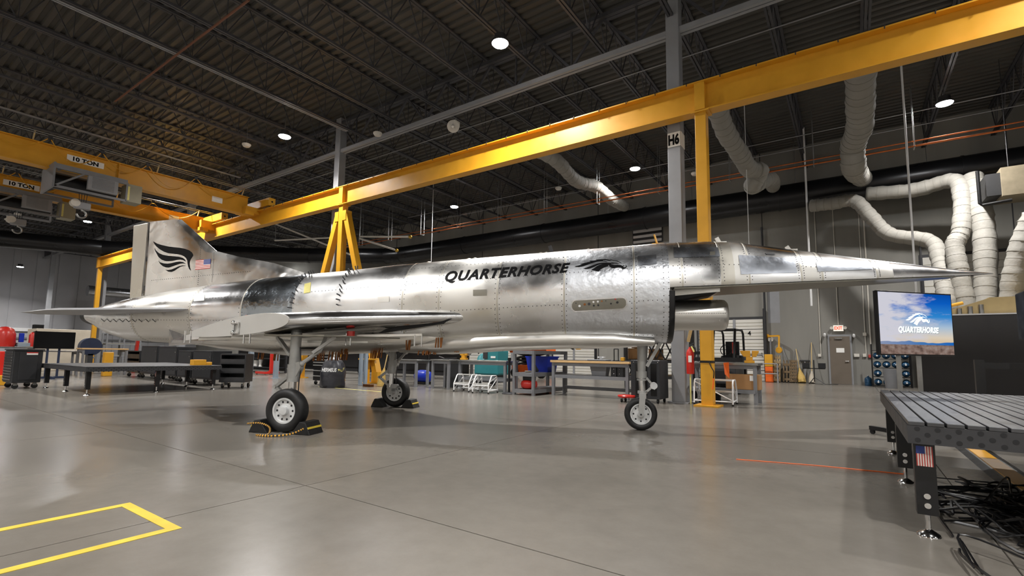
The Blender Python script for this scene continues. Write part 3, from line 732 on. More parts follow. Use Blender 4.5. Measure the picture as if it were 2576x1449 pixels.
for k in range(9):
    p, n = skin_pt(-9.9+.16*k, PI*1.08, False); b.cyl(p, p+(n+AZ).normalized()*.08, .006, 5)
b.build('seam_clamps', 'dark_steel', AC, kind='stuff'); b2.build('belly_fasteners', 'bronze', AC, kind='stuff')
# ---------------------------------------------------------------- wings
def wing_sec(tt, sLE, sTE, zLE, zTE, th, n=18):
    up, lo = [], []
    for i in range(n+1):
        x = (i/n)**1.7; s = sLE+(sTE-sLE)*x; zm = zLE+(zTE-zLE)*x**1.3
        y = th*2.3*x**.42*(1-.93*x)**.75
        up.append((s, zm+y)); lo.append((s, zm-y))
    return [A(s, tt, z) for s, z in up]+[A(s, tt, z) for s, z in reversed(lo)]
for sg_ in (-1, 1):
    R = []
    for k in range(9):
        u = k/8; R.append(wing_sec(sg_*(.55+1.45*u), -2.5-2.28*u, -6.95+.57*u, 1.73-.16*u, 1.50-.13*u, .16-.035*u))
    MB().loft(R, cap=False).build('wing', 'alu_wing', AC, smooth=True, sharp=60)
    wp = MB().loft([R[-1], wing_sec(sg_*2.012, -4.79, -6.37, 1.568, 1.37, .123)], cap=True).build('wing_tip_plate', 'tip_grey', AC, label='flat grey wing tip plate')
    b = MB()
    c0 = A(-5.66, sg_*2.03, 1.46)
    for dz in (-.07, .07):
        b.sph(c0+AZ*dz, .035, 12, 8); b.bar(c0+AZ*dz, c0+AZ*dz+AF*.09, .012, .012)
    b.cyl(c0-AZ*.07, c0+AZ*.07, .014, 8); b.cyl(c0-AZ*.08+AF*.08, c0+AZ*.08+AF*.08, .006, 6)
    b.build('tip_shackles', 'chrome', wp, smooth=True)
    # drooped inboard flap and its box end
    MB().add([A(-6.95, sg_*.6, 1.50), A(-6.45, sg_*1.8, 1.40), A(-6.75, sg_*1.75, 1.36), A(-7.6, sg_*1.25, 1.47), A(-8.15, sg_*.72, 1.25),
              A(-6.95, sg_*.6, 1.30), A(-6.45, sg_*1.8, 1.30), A(-6.75, sg_*1.75, 1.28), A(-7.5, sg_*1.25, 1.30), A(-8.15, sg_*.72, 1.20)],
             [(0,1,2,3,4),(9,8,7,6,5),(0,1,6,5),(1,2,7,6),(2,3,8,7),(3,4,9,8),(4,0,5,9)]).build('flap', 'alu_bright', AC)
    # root fairing with a black vent
    rings = []
    for s, r in ((-2.75,.02),(-3.1,.1),(-3.6,.15),(-5,.17),(-6.6,.13),(-7.6,.03)):
        zc_ = 1.72-(-2.2-s)*.055
        rings.append([A(s, sg_*(.58+r*1.1*math.cos(a)), zc_+r*math.sin(a)) for a in [2*PI*i/16 for i in range(16)]])
    MB().loft(rings, cap=True).build('wing_root_fairing', 'alu', AC, smooth=True)
    MB().add([A(-3.0, sg_*.80, 1.60), A(-2.85, sg_*.79, 1.67), A(-3.85, sg_*.98, 1.50), A(-3.95, sg_*1.0, 1.44), A(-3.0, sg_*.70, 1.60), A(-2.85, sg_*.69, 1.67), A(-3.85, sg_*.88, 1.50), A(-3.95, sg_*.9, 1.44)],
             [(0,1,2,3),(7,6,5,4),(0,1,5,4),(1,2,6,5),(2,3,7,6),(3,0,4,7)]).build('vent_opening', 'matte_black', AC)
    # open wheel bay, its ribs and door
    MB().prism([(-5.5, 1.1), (-4.2, .95), (-3.7, .78), (-4.4, 1.75), (-5.3, 1.85)], A(0, 0, 1.355), AF, AL*sg_, AZ, .02).build('wheel_bay', 'under_grey', AC)
    b = MB()
    b.bar(A(-7.1, sg_*.75, 1.27), A(-4.0, sg_*.85, 1.30), .015); b.bar(A(-6.4, sg_*1.85, 1.30), A(-3.3, sg_*.85, 1.42), .018); b.bar(A(-5.9, sg_*1.5, 1.28), A(-4.1, sg_*.8, 1.30), .015)
    b.bar(A(-5.8, sg_*1.9, 1.33), A(-4.6, sg_*.72, 1.27), .014)
    b.build('bay_ribs', 'alu_satin', AC)
    MB().prism([(-5.75, .5), (-5.05, .5), (-5.15, .72), (-5.65, .72)], A(0, 0, 1.19), AF, AL*sg_, (AZ*-.35+AL*sg_*.5).normalized(), .02).build('belly_hatch', 'matte_black', AC)
    for s_, t_ in ((-4.35, 1.25), (-4.25, 1.3), (-5.4, 2.0), (-5.5, 2.0), (-3.3, .86), (-3.4, .9), (-6.5, 1.9), (-6.6, 1.9)):
        MB().cyl(A(s_, sg_*t_, 1.24), A(s_, sg_*t_, 1.42), .012, 6).build('clamp_pin', 'chrome', AC)
    MB().cyl(A(-4.25, sg_*1.3, 1.36), A(-4.25, sg_*1.3, 1.45), .06, 14).build('bay_plug', 'red', AC)
    # tailplane
    tp = [(-7.8, .55, 1.875), (-9.15, 2.0, 1.735), (-9.72, 1.98, 1.70), (-10.3, .5, 1.80)]
    b = MB(); mid = A(-9.2, sg_*1.2, 1.79)
    up = [A(s, sg_*t, z) for s, t, z in tp]; inn = [p+(mid-p)*.22 for p in up]
    b.add(up+[p+AZ*.035 for p in inn]+[p-AZ*.04 for p in inn], [(4,5,6,7),(11,10,9,8)]+[(i, (i+1) % 4, 4+(i+1) % 4, 4+i) for i in range(4)]+[((i+1) % 4, i, 8+i, 8+(i+1) % 4) for i in range(4)])
    b.build('tailplane', 'stab_grey', AC)
# ---------------------------------------------------------------- fin and rudder
LE = [(-5.72, 2.50), (-6.68, 2.79), (-7.48, 2.94), (-7.98, 3.06), (-8.87, 3.73)]
TEp = [(-9.55, 2.10), (-9.56, 2.45), (-9.58, 2.75), (-9.59, 3.0), (-9.62, 3.70)]
rows = []
for (a, za), (c, zc_) in zip(LE, TEp):
    up = []
    for u, h in ((0, .006), (.06, .03), (.16, .058), (.5, .06), (.95, .06), (1, .05)):
        up.append((a+(c-a)*u, za+(zc_-za)*u, h))
    rows.append([A(s, -h, z) for s, z, h in up]+[A(s, h, z) for s, z, h in reversed(up)])
MB().loft(rows, cap=True).build('tail_fin', 'alu_fin', AC, smooth=True, sharp=30)
MB().prism([(-9.645, 2.13), (-9.645, 3.69), (-10.0, 3.645), (-9.93, 2.09)], A(0, -.04, 0), AF, AZ, AL, .08).build('rudder', 'alu_matte', AC, label='satin aluminium rudder', bevel=.01)
for z in (2.35, 2.95, 3.4): MB().cyl(A(-9.625, 0, z-.05), A(-9.625, 0, z+.05), .045, 10).build('rudder_hinge', 'steel', AC)
b = MB(); b.bar(A(-9.60, -.065, 2.12), A(-9.60, -.065, 3.69), .018, .006); b.build('hinge_cover', 'alu_bright', AC)
b = MB()
for k in range(46): rivet(A(-9.4+.05*k, -.0605, 2.50+.003*k), -AL)
for k in range(30): rivet(A(-8.3, -.0605, 2.4+.04*k), -AL)
for k in range(22): rivet(A(-7.98+.0, -.0605, 2.45+.027*k), -AL)
b.build('fin_rivets', 'dark_steel', AC, kind='stuff')
# ---------------------------------------------------------------- markings
def place(vs, fs, fn, name, mt, label=None):
    return MB().add([fn(v) for v in vs], fs).build(name, mt, AC, label=label)
vs, fs = text_mesh('QUARTERHORSE', .3, .035, 1.12); vs, fs = cut_mesh(vs, fs, 8)
def txt(v):                                    # unit square -> pixel strip on the skin
    x = v.x; bx_, by = 1118+x*(1432-1118), 713.5-x*(713.5-688.5); h = 31-3*x
    return onskin(bx_+v.y*3.0, by-h*v.y, .006)
place(vs, fs, txt, 'lettering', 'decal', 'black slanted capitals reading QUARTERHORSE')
HS = [[(225,610),(350,580),(470,550),(540,535),(450,520),(600,480),(750,445),(870,430),(780,400),(950,385),(1090,370),(1030,350),(1200,335),(1400,325),(1550,350),(1660,405),(1560,385),(1460,370),(1310,365),(1320,395),(1500,420),(1430,430),(1280,400),(1150,410),(1000,440),(850,490),(700,550),(550,600),(420,625),(300,620)],
 [(555,690),(680,655),(800,610),(950,555),(1100,500),(1250,470),(1400,460),(1600,465),(1660,455),(1830,475),(1930,500),(2010,525),(1900,502),(1760,487),(1700,492),(1610,490),(1640,530),(1740,555),(1820,555),(1880,545),(1990,555),(2070,590),(2080,560),(2130,580),(2090,600),(2080,620),(2130,645),(2180,625),(2195,590),(2165,520),(2225,590),(2215,640),(2160,685),(2090,695),(2040,680),(1990,650),(1900,640),(1820,655),(1740,670),(1650,660),(1590,625),(1545,570),(1520,540),(1510,600),(1430,620),(1350,650),(1250,710),(1145,800),(1000,760),(870,735),(980,670),(1080,600),(1200,540),(1350,500),(1230,510),(1080,570),(950,630),(850,670),(760,695),(650,700)],
 [(1555,320),(1640,345),(1720,370),(1860,385),(1900,420),(1980,455),(2060,500),(1960,465),(1880,425),(1840,395),(1720,382),(1630,360)]]
hv, hf = poly_mesh(HS); hv2, hf2 = cut_mesh(hv, hf, 8)
place(hv2, hf2, lambda v: onskin(1430+.066*v.x, 630+.066*v.y, .006), 'horse_emblem', 'decal', 'black running horse head emblem')
FT = [[(200,225),(330,300),(480,345),(700,395),(900,420),(1100,440),(1250,470),(1390,520),(1480,590),(1515,650),(1520,700),(1480,760),(1440,820),(1410,900),(1405,980),(1415,1080),(1440,1170),(1460,1210),(1400,1150),(1360,1060),(1340,950),(1330,860),(1290,780),(1220,720),(1130,680),(1030,655),(900,640),(700,620),(560,570),(420,490),(300,390),(240,310)],
 [(245,440),(290,530),(400,620),(520,670),(700,705),(900,720),(1050,735),(1180,775),(1240,820),(1285,900),(1200,850),(1100,830),(980,840),(850,870),(700,885),(600,880),(480,835),(380,750),(320,640),(265,540)],
 [(370,860),(430,920),(550,955),(680,965),(800,950),(950,910),(1080,895),(1180,910),(1280,970),(1180,955),(1080,970),(960,1010),(820,1060),(720,1095),(620,1090),(520,1050),(430,970)],
 [(595,1165),(680,1175),(800,1160),(920,1110),(1040,1055),(1180,1020),(1290,1035),(1180,1045),(1100,1070),(1000,1130),(900,1200),(800,1240),(700,1230)]]
def onfin(px, py, off=.0635):
    q = cp(px, py, -off); return A(q.x, -off, q.z)
for pl in FT:
    vs, fs = poly_mesh([pl]); place(vs, fs, lambda v: onfin(370+.0759*v.x, 590+.0759*v.y), 'wing_emblem', 'decal', 'black swept feather of the wing emblem')
C4 = [(492.2, 654.5), (530.2, 651.1), (528.7, 675), (490.7, 678.8)]
def fq(u, v):
    a = [C4[0][i]+(C4[1][i]-C4[0][i])*u for i in (0, 1)]; c = [C4[3][i]+(C4[2][i]-C4[3][i])*u for i in (0, 1)]
    return a[0]+(c[0]-a[0])*v, a[1]+(c[1]-a[1])*v
b = MB()
def fquad(u0, u1, v0, v1, mi, off): b.mat(mi).add([onfin(*fq(u, v), off) for u, v in ((u0, v0), (u1, v0), (u1, v1), (u0, v1))], [(0, 1, 2, 3)])
for k in range(13): fquad(0, 1, k/13, (k+1)/13, 0 if k % 2 == 0 else 1, .0635)
fquad(.54, 1, 0, 7/13, 2, .0645)
for r_ in range(5):
    for c_ in range(6): fquad(.56+.072*c_, .585+.072*c_, .03+.1*r_, .065+.1*r_, 1, .0655)
b.build('flag', ['flag_red', 'flag_white', 'flag_blue'], AC, label='stars and stripes flag decal, canton to the right')
# avionics bay, stickers and patches, each following the skin
def patch(pts, name, mt, off=.005, n=6, label=None):
    g_ = []
    for j in range(n+1):
        for i in range(n+1):
            u, v = i/n, j/n
            x = (pts[0][0]*(1-u)+pts[1][0]*u)*(1-v)+(pts[3][0]*(1-u)+pts[2][0]*u)*v; y = (pts[0][1]*(1-u)+pts[1][1]*u)*(1-v)+(pts[3][1]*(1-u)+pts[2][1]*u)*v
            g_.append(onskin(x, y, off))
    return MB().add(g_, [(j*(n+1)+i, j*(n+1)+i+1, (j+1)*(n+1)+i+1, (j+1)*(n+1)+i) for j in range(n) for i in range(n)]).build(name, mt, AC, smooth=True, label=label)
def rrect(x0, y0, x1, y1, r, tilt, n=5):
    out = []
    for (cx_, cy_, a0) in ((x1-r, y0+r, -90), (x1-r, y1-r, 0), (x0+r, y1-r, 90), (x0+r, y0+r, 180)):
        for k in range(n+1):
            a = math.radians(a0+90*k/n); out.append((cx_+r*math.cos(a), cy_+r*math.sin(a)))
    return [(x, y+(x-(x0+x1)/2)*tilt) for x, y in out]
fr = rrect(1436, 750, 1578, 782, 13, -.055); pn = rrect(1439, 753, 1575, 779, 11, -.055)
b = MB(); nn = len(fr)
b.add([onskin(x, y, .006) for x, y in fr]+[onskin(x, y, .006) for x, y in pn], [(i, (i+1) % nn, nn+(i+1) % nn, nn+i) for i in range(nn)])
b.build('bay_rim', 'alu_bright', AC)
vs, fs = poly_mesh([pn]); vs, fs = cut_mesh(vs, fs, 4)
bay = place(vs, fs, lambda v: onskin(v.x, v.y, .005), 'avionics_panel', 'under_grey', 'recessed connector panel with sockets')
for k, (x, y, r, mt) in enumerate(((1471, 766, 3, 'bronze'), (1482, 765, 3.5, 'dark_steel'), (1494, 769, 2.5, 'black'), (1505, 768, 2.5, 'black'), (1514, 758, 2, 'bronze'), (1524, 757, 1.2, 'black'), (1537, 764, 2.2, 'black'), (1553, 761, 3, 'black'), (1548, 753, 2, 'flag_red'), (1557, 752, 2, 'olive'), (1458, 770, 3, 'white'), (1449, 763, 1.5, 'dark_steel'), (1493, 760, 2.5, 'white'), (1504, 759, 2.5, 'white'))):
    c0 = onskin(x, y, .0); b = MB(); b.cyl(c0-AL*.006, c0-AL*.014, r*.006, 10); b.build('socket', mt, AC)
patch([(766, 714), (782, 710), (780, 735), (764, 738)], 'yellow_patch', 'yellow_pale', .008, label='yellow tape patch over the seam')
patch([(489, 743), (516, 741), (513, 756), (487, 758)], 'white_sticker', 'paper', .006, label='white sticker with dark smudge')
patch([(950, 747), (979, 745), (979, 759), (950, 761)], 'placard', 'alu_satin', .006)
patch([(1190, 729), (1224, 728), (1224, 743), (1190, 744)], 'placard', 'under_grey', .006)
patch([(617, 793), (639, 791), (639, 801), (617, 803)], 'orange_tape', 'orange', .006, label='orange tape strip')
patch([(1858, 641), (1998, 650), (2006, 686), (1864, 690)], 'film_panel', 'alu_film3', .005)
patch([(2052, 657), (2190, 668), (2196, 677), (2058, 683)], 'film_panel', 'alu_film3', .005)
patch([(1694, 622), (1806, 622), (1812, 645), (1696, 648)], 'film_panel', 'alu_film3', .005)
patch([(1604, 644), (1651, 640), (1652, 664), (1606, 668)], 'access_door', 'alu_film3', .006)
patch([(1786, 633), (1799, 632), (1799, 641), (1786, 642)], 'access_door', 'under_grey', .006)
patch([(1925, 636), (1948, 637), (1950, 641), (1928, 640)], 'slot', 'dark_steel', .006)
# antennas and eye bolts on the spine
def spine(px, fn):
    q = cp(px, 640, 0); z = lerp(T_TOP, q.x); return q.x, z
for px, hh, mt in ((1390, .12, 'dark_steel'), (1655, .16, 'yellow'), (1812, .08, 'alu_satin'), (1988, .06, 'alu_satin')):
    s, z = spine(px, None); b = MB()
    b.box(0, 0, 0, 0, 0, 0) if False else None
    b.bar(A(s, 0, z-.02), A(s-.05, 0, z+hh), .008, .03); b.bar(A(s-.09, 0, z), A(s+.09, 0, z), .04, .012)
    b.build('antenna', mt, AC)
for px in (1180, 1195, 1360, 1375, 1480, 1080):
    s, z = spine(px, None); MB().cyl(A(s, -.06, z-.01), A(s, .06, z+.015), .025, 8).build('eye_bolt', 'alu_matte', AC)
b = MB(); s, z = cp(1450, 863).x, 1.33; b.bar(A(s, -.15, z+.03), A(s-.06, -.15, z-.1), .008, .025); b.bar(A(s-.05, -.15, z-.03), A(s+.07, -.15, z-.02), .008, .012); b.build('antenna', 'matte_black', AC)
# ---------------------------------------------------------------- undercarriage
def wheel(c, R, wd_, rim, holes, side, parent, mt='wheel_grey'):
    hw = wd_/2; ax = AL*side
    prof = [(rim, -hw*.75), (rim+.02, -hw*.92), (R*.8, -hw), (R*.93, -hw*.86), (R*.985, -hw*.5), (R, 0), (R*.985, hw*.5), (R*.93, hw*.86), (R*.8, hw), (rim+.02, hw*.92), (rim, hw*.75)]
    t_ = MB().lathe(prof, c, ax, 48, False).build('tyre', 'rubber', parent, smooth=True, sharp=70)
    w_ = MB().lathe([(.001, hw*.55), (rim*.45, hw*.55), (rim*.55, hw*.5), (rim*.82, hw*.52), (rim*.88, hw*.78), (rim, hw*.8), (rim, -hw*.8), (rim*.88, -hw*.78), (rim*.82, -hw*.6), (rim*.5, -hw*.6), (rim*.4, -hw*.75), (.001, -hw*.75)], c, ax, 40).build('wheel_rim', mt, parent, smooth=True, sharp=35)
    MB().lathe([(.001, hw*.42), (rim*.36, hw*.42), (rim*.36, hw*.85), (rim*.30, hw*.98), (.001, hw*1.0)], c, ax, 24).build('hub_cap', mt, w_, smooth=True)
    for k in range(holes):
        a = 2*PI*k/holes; p = c+AF*(rim*.69*math.cos(a))+AZ*(rim*.69*math.sin(a))
        MB().cyl(p+ax*(hw*.49), p+ax*(hw*.535), rim*.085, 10).build('lightening_hole', 'matte_black', w_)
        MB().cyl(p-ax*(hw*.36), p-ax*(hw*.62), rim*.1, 10).build('lightening_hole', 'matte_black', w_)
    return t_
for sg_ in (-1, 1):
    G = A(-4.97, sg_*1.60, 0); wc = A(-4.93, sg_*1.74, .305)
    wheel(wc, .305, .20, .18, 10, sg_, AC)
    b = MB(); b.cyl(G+AZ*.70, G+AZ*1.42+AF*.02, .075, 20); b.cyl(G+AZ*.70, G+AZ*.95, .085, 20); b.build('oleo_cylinder', 'gear_grey', AC, smooth=True)
    b = MB(); b.prism([(-.06, .95), (.12, .99), (.14, .9), (.05, .72), (-.06, .72)], G-AL*.05, AF, AZ, AL, .1); b.build('trunnion_block', 'gear_grey', AC)
    MB().cyl(G+AZ*.42, G+AZ*.72, .055, 20).build('oleo_piston', 'chrome', AC, smooth=True)
    b = MB(); b.cyl(G+AZ*.44-AL*.04, G+AZ*.44+AL*.04, .06, 12); b.bar(G+AZ*.44-AF*.08, G+AZ*.44+AF*.13, .05, .045); b.cyl(G+AZ*.305, wc, .04, 12); b.bar(G+AZ*.3, G+AZ*.46, .04, .05)
    b.cyl(G+AF*.12+AZ*.45-AL*.06, G+AF*.12+AZ*.45+AL*.06, .035, 10); b.build('axle_yoke', 'gear_grey', AC, smooth=True)
    b = MB()
    b.bar(G+AZ*.78-AF*.06, G+AZ*.62-AF*.27, .03, .02); b.bar(G+AZ*.62-AF*.27, G+AZ*.46-AF*.07, .03, .02); b.cyl(G+AZ*.62-AF*.27-AL*.05, G+AZ*.62-AF*.27+AL*.05, .025, 8)
    b.cyl(G+AZ*.8-AF*.05-AL*.06, G+AZ*.8-AF*.05+AL*.06, .03, 8); b.build('torque_link', 'gear_grey', AC)
    b = MB(); b.bar(G+AZ*1.36-AF*.38-AL*sg_*.1, G+AZ*1.08-AF*.06, .03, .02); b.build('drag_brace', 'gear_grey', AC)
    b = MB(); b.tube([G+AZ*1.38+AF*.38-AL*sg_*.2, G+AZ*1.15+AF*.35-AL*sg_*.1, G+AZ*.97+AF*.14], .03, 8); b.bar(G+AZ*1.36+AF*.6-AL*sg_*.1, G+AZ*1.12+AF*.3, .022); b.sph(G+AZ*.96+AF*.13, .045, 10, 8); b.build('side_brace', 'gear_grey', AC, smooth=True)
    b = MB(); b.tube(bez([G+AZ*1.2+AF*.09, G+AZ*.9+AF*.12, G+AZ*.7+AF*.1, G+AZ*.5+AF*.1]), .01, 6); b.build('brake_hose', 'dark_steel', AC, smooth=True)
wn = A(0, 0, .25)
wheel(wn, .25, .15, .16, 8, -1, AC)
b = MB(); b.cyl(A(.02, 0, .88), A(.03, 0, 1.42), .06, 18, .075); b.build('nose_leg', 'gear_grey', AC, smooth=True)
b = MB(); b.cyl(A(.02, 0, .80), A(.02, 0, .90), .08, 18); b.cyl(A(.02, 0, .76), A(.02, 0, .785), .075, 18); b.cyl(A(.03, 0, .56), A(.03, 0, .60), .075, 18); b.build('collar', 'gear_grey', AC, smooth=True)
MB().cyl(A(.03, 0, .55), A(.02, 0, .82), .048, 18).build('nose_piston', 'chrome', AC, smooth=True)
b = MB()
for t_ in (-.095, .095):
    b.prism([(-.02, .5), (.07, .5), (.055, .34), (.03, .22), (-.03, .22), (-.035, .34)], A(0, t_-.012, 0), AF, AZ, AL, .024)
b.bar(A(.03, -.105, .53), A(.03, .105, .53), .05, .04); b.cyl(A(0, -.125, .25), A(0, .125, .25), .035, 16); b.build('wheel_fork', 'gear_grey', AC)
MB().cyl(A(0, -.128, .25), A(0, -.13, .25), .014, 12).build('axle_bore', 'black', AC)
b = MB(); b.bar(A(.06, 0, .84), A(.19, 0, .69), .022, .016); b.bar(A(.19, 0, .68), A(.08, 0, .58), .022, .016); b.build('scissor_link', 'gear_grey', AC)
b = MB(); b.cyl(A(.2, -.035, .685), A(.2, .035, .685), .055, 16); b.cyl(A(.215, -.037, .68), A(.215, .037, .68), .02, 10); b.prism([(.15, .68), (.2, .74), (.25, .68), (.21, .62)], A(0, -.03, 0), AF, AZ, AL, .06); b.build('scissor_knuckle', 'wheel_grey', AC)
b = MB(); b.bar(A(.1, 0, .98), A(.34, 0, 1.40), .03, .025); b.bar(A(.09, .05, 1.05), A(.12, .05, 1.4), .012); b.build('nose_drag_brace', 'gear_grey', AC)
# ---------------------------------------------------------------- wheel chocks and rope
def chock(c, side, lab):
    t = thing('wheel_chock', lab, 'chock', c, 0, 'black rubber wheel chocks')
    u = AF*side
    b = MB(); b.prism([(-.13, 0), (.17, 0), (.09, .17), (0.0, .175)], c-AL*.16, u, AZ, AL, .32); b.build('block', 'rubber', t, bevel=.008)
    n_ = (u*.17+AZ*.08).normalized()
    b = MB(); m0 = c+u*.128+AZ*.09; b.obox(m0+n_*.004, AL, AZ*.905-u*.426, n_, .155, .014, .004); b.build('stripe', 'tape', t)
    return t
for sg_, nmm in ((-1, 'near'), (1, 'far')):
    for d, w2 in ((-1, 'behind'), (1, 'ahead of')):
        P = A(-4.93+d*.315, sg_*1.74, 0)
        chock(P, d, 'black rubber chock with orange stripe %s the main wheel %s' % (w2, 'with the hub cap showing' if sg_ < 0 else 'under the far wing'))
pts = bez([A(-5.38, -1.96, .13), A(-5.15, -2.0, .15), A(-5.0, -2.0, .1), A(-4.98, -2.05, .012), A(-5.1, -2.12, .012), A(-4.9, -2.15, .012), A(-4.65, -2.05, .03), A(-4.5, -1.95, .1)], 12)
b = MB()
for k in range(len(pts)-1): b.mat(k % 2).tube([pts[k], pts[k+1]], .012, 7)
b.build('chock_rope', ['yellow', 'black'], label='yellow and black twisted rope between the near wheel chocks', cat='rope', smooth=True)
# ================================================================ things along the back: doors and wall
YW = Y1R
def XB(px, Y, py=900): return gy(px, py, Y).x
def ZB(py, Y, px): return gy(px, py, Y).z
def dock(n, x0, x1, ztop, mull=None, num=None, sign=None):
    d = MB().box(x0-.12, x1+.12, YW-.06, YW-.001, 0, ztop+.12).build('door_%d' % n, 'dark_steel', kind='structure')
    k = 6; h = ztop/k
    for i in range(k):
        MB().box(x0, x1, YW-.11, YW-.06, i*h+.015, (i+1)*h-.015).build('door_panel', 'door_white', d)
        for q in (.3, .62): MB().box(x0, x1, YW-.118, YW-.11, i*h+h*q, i*h+h*q+.018).build('panel_groove', 'olive', d)
    for xx in (mull or []): MB().box(xx-.06, xx+.06, YW-.135, YW-.11, 0, ztop).build('stile', 'column_grey', d)
    for xx in (x0-.05, x1+.05): MB().box(xx-.03, xx+.03, YW-.16, YW-.06, 0, ztop+.5).build('door_track', 'dark_steel', d)
    if num:
        vs, fs = text_mesh(num, 0, .02); cx_ = num_x
        MB().add([(cx_-.07+.14*v.x, YW-.125, 2.2+.22*v.y) for v in vs], fs).build('door_number', 'decal', d)
    if sign: MB().box(sign-.16, sign+.16, YW-.125, YW-.118, 1.45, 1.75).build('warning_sign', 'yellow', d)
    return d
num_x = XB(1886, YW, 838)
dock(1, XB(1760, YW, 880), XB(1922, YW, 880), 3.0, [XB(1850, YW, 880)], '4')
dock(2, XB(1575, YW, 880), XB(1690, YW, 880), 3.0, [XB(1640, YW, 880)])
dock(3, XB(1394, YW, 880), XB(1497, YW, 880), 3.0, [XB(1446, YW, 880)], None, XB(1457, YW, 880))
dock(4, XB(1176, YW, 880), XB(1376, YW, 880), 3.0, [XB(1290, YW, 880)])
dock(5, XB(2330, YW, 800), XB(2352, YW, 800)+4.2, 5.4, [XB(2420, YW, 800)])
# personnel door
dx0, dx1 = XB(2089, YW), XB(2140, YW)
d = MB().box(dx0-.07, dx1+.07, YW-.09, YW-.001, 0, 2.2).build('door_6', 'column_grey', kind='structure')
MB().box(dx0, dx1, YW-.11, YW-.09, .01, 2.12).build('door_leaf', 'door_brown', d)
MB().box(dx1-.2, dx1-.08, YW-.17, YW-.13, 1.0, 1.04).build('lever_handle', 'chrome', d); MB().cyl((dx1-.09, YW-.11, 1.02), (dx1-.09, YW-.15, 1.02), .03, 10).build('handle_rose', 'chrome', d)
MB().box((dx0+dx1)/2-.14, (dx0+dx1)/2+.16, YW-.116, YW-.11, 1.4, 1.6).build('paper_notice', 'paper', d)
MB().box(dx0+.2, dx0+.48, YW-.17, YW-.11, 2.0, 2.06).build('door_closer', 'steel', d)
# exit sign
ex = XB(2109, YW, 826); t = thing('exit_sign', 'lit white exit sign with red letters above the brown door', 'sign', (ex, YW, 2.35))
sg = MB().box(ex-.19, ex+.19, YW-.12, YW-.001, 2.36, 2.62).build('sign_box', 'sign_white', t)
vs, fs = text_mesh('EXIT', 0, .035); MB().add([(ex-.15+.3*v.x, YW-.123, 2.42+.15*v.y) for v in vs], fs).build('lettering', 'indicator_red', sg)
for s_ in (-1, 1): MB().lathe([(.001, 0), (.07, .0), (.06, .05), (.03, .09), (.001, .1)], (ex+s_*.25, YW-.16, 2.5), (0, 1, 0), 14).build('emergency_lamp', 'offwhite', t, smooth=True); MB().bar((ex+s_*.18, YW-.06, 2.5), (ex+s_*.26, YW-.06, 2.5), .02).build('lamp_arm', 'offwhite', t)
# wall cameras, boxes, conduits
for (px, py, lab) in ((2075, 842, 'white wall camera left of the brown door'), (2148, 844, 'white wall camera right of the brown door')):
    p = gy(px, py, YW); t = thing('wall_camera', lab, 'camera', (p.x, YW, p.z))
    MB().cyl((p.x, YW-.28, p.z-.05), (p.x, YW-.08, p.z+.03), .05, 12).build('body', 'white', t, smooth=True); MB().cyl((p.x, YW-.08, p.z+.03), (p.x, YW-.002, p.z+.05), .025, 8).build('mount', 'white', t)
for (px, py, w, h, mt, lab) in ((2062, 894, .13, .13, 'offwhite', 'small white switch box left of the brown door'), (2155, 894, .2, .14, 'offwhite', 'white keypad box with a dark screen right of the brown door'), (2175, 894, .13, .14, 'offwhite', 'plain white junction box beside the keypad'), (2175, 841, .13, .14, 'offwhite', 'white junction box at camera height'), (2189, 896, .12, .14, 'flag_red', 'red fire alarm pull box on the wall')):
    p = gy(px, py, YW); MB().box(p.x-w/2, p.x+w/2, YW-.08, YW-.001, p.z-h/2, p.z+h/2).build('wall_box', mt, label=lab, cat='wall box', bevel=.01)
for (px, z0, lab) in ((2062, 1.3, 'thin conduit dropping to the switch box left of the door'), (2109, 2.65, 'thin conduit above the exit sign'), (2175, 1.3, 'thin conduit above the junction box'), (2188, 1.3, 'thicker pale conduit dropping to the red alarm box')):
    x = XB(px, YW, 820); MB().cyl((x, YW-.03, z0), (x, YW-.03, 8.0), .018 if px < 2185 else .03, 6).build('wall_conduit', 'offwhite', label=lab, cat='conduit')
x = XB(1926, YW, 800); MB().cyl((x, YW-.2, .0), (x, YW-.2, 7.5), .05, 8).build('wall_conduit', 'dark_steel', label='dark vertical pipe right of dock door 4', cat='conduit')
for (px0, px1, py0, py1) in ((1930, 1963, 735, 812),):
    a = gy(px0, py0, YW); c = gy(px1, py1, YW); MB().box(a.x, c.x, YW-.004, YW-.001, c.z, a.z).build('paint_patch', 'column_grey', wb)
# window slot high on the wall
a = gy(1592, 578, YW); c = gy(1668, 608, YW)
w_ = MB().box(a.x, c.x, YW-.05, YW-.001, c.z, a.z).build('window_1', 'dark_steel', kind='structure')
for k in range(3): z = c.z+.06+(a.z-c.z)*k/3; MB().box(a.x+.05, c.x-.05, YW-.09, YW-.05, z, z+(a.z-c.z)*.16).build('louvre_blade', 'white', w_)
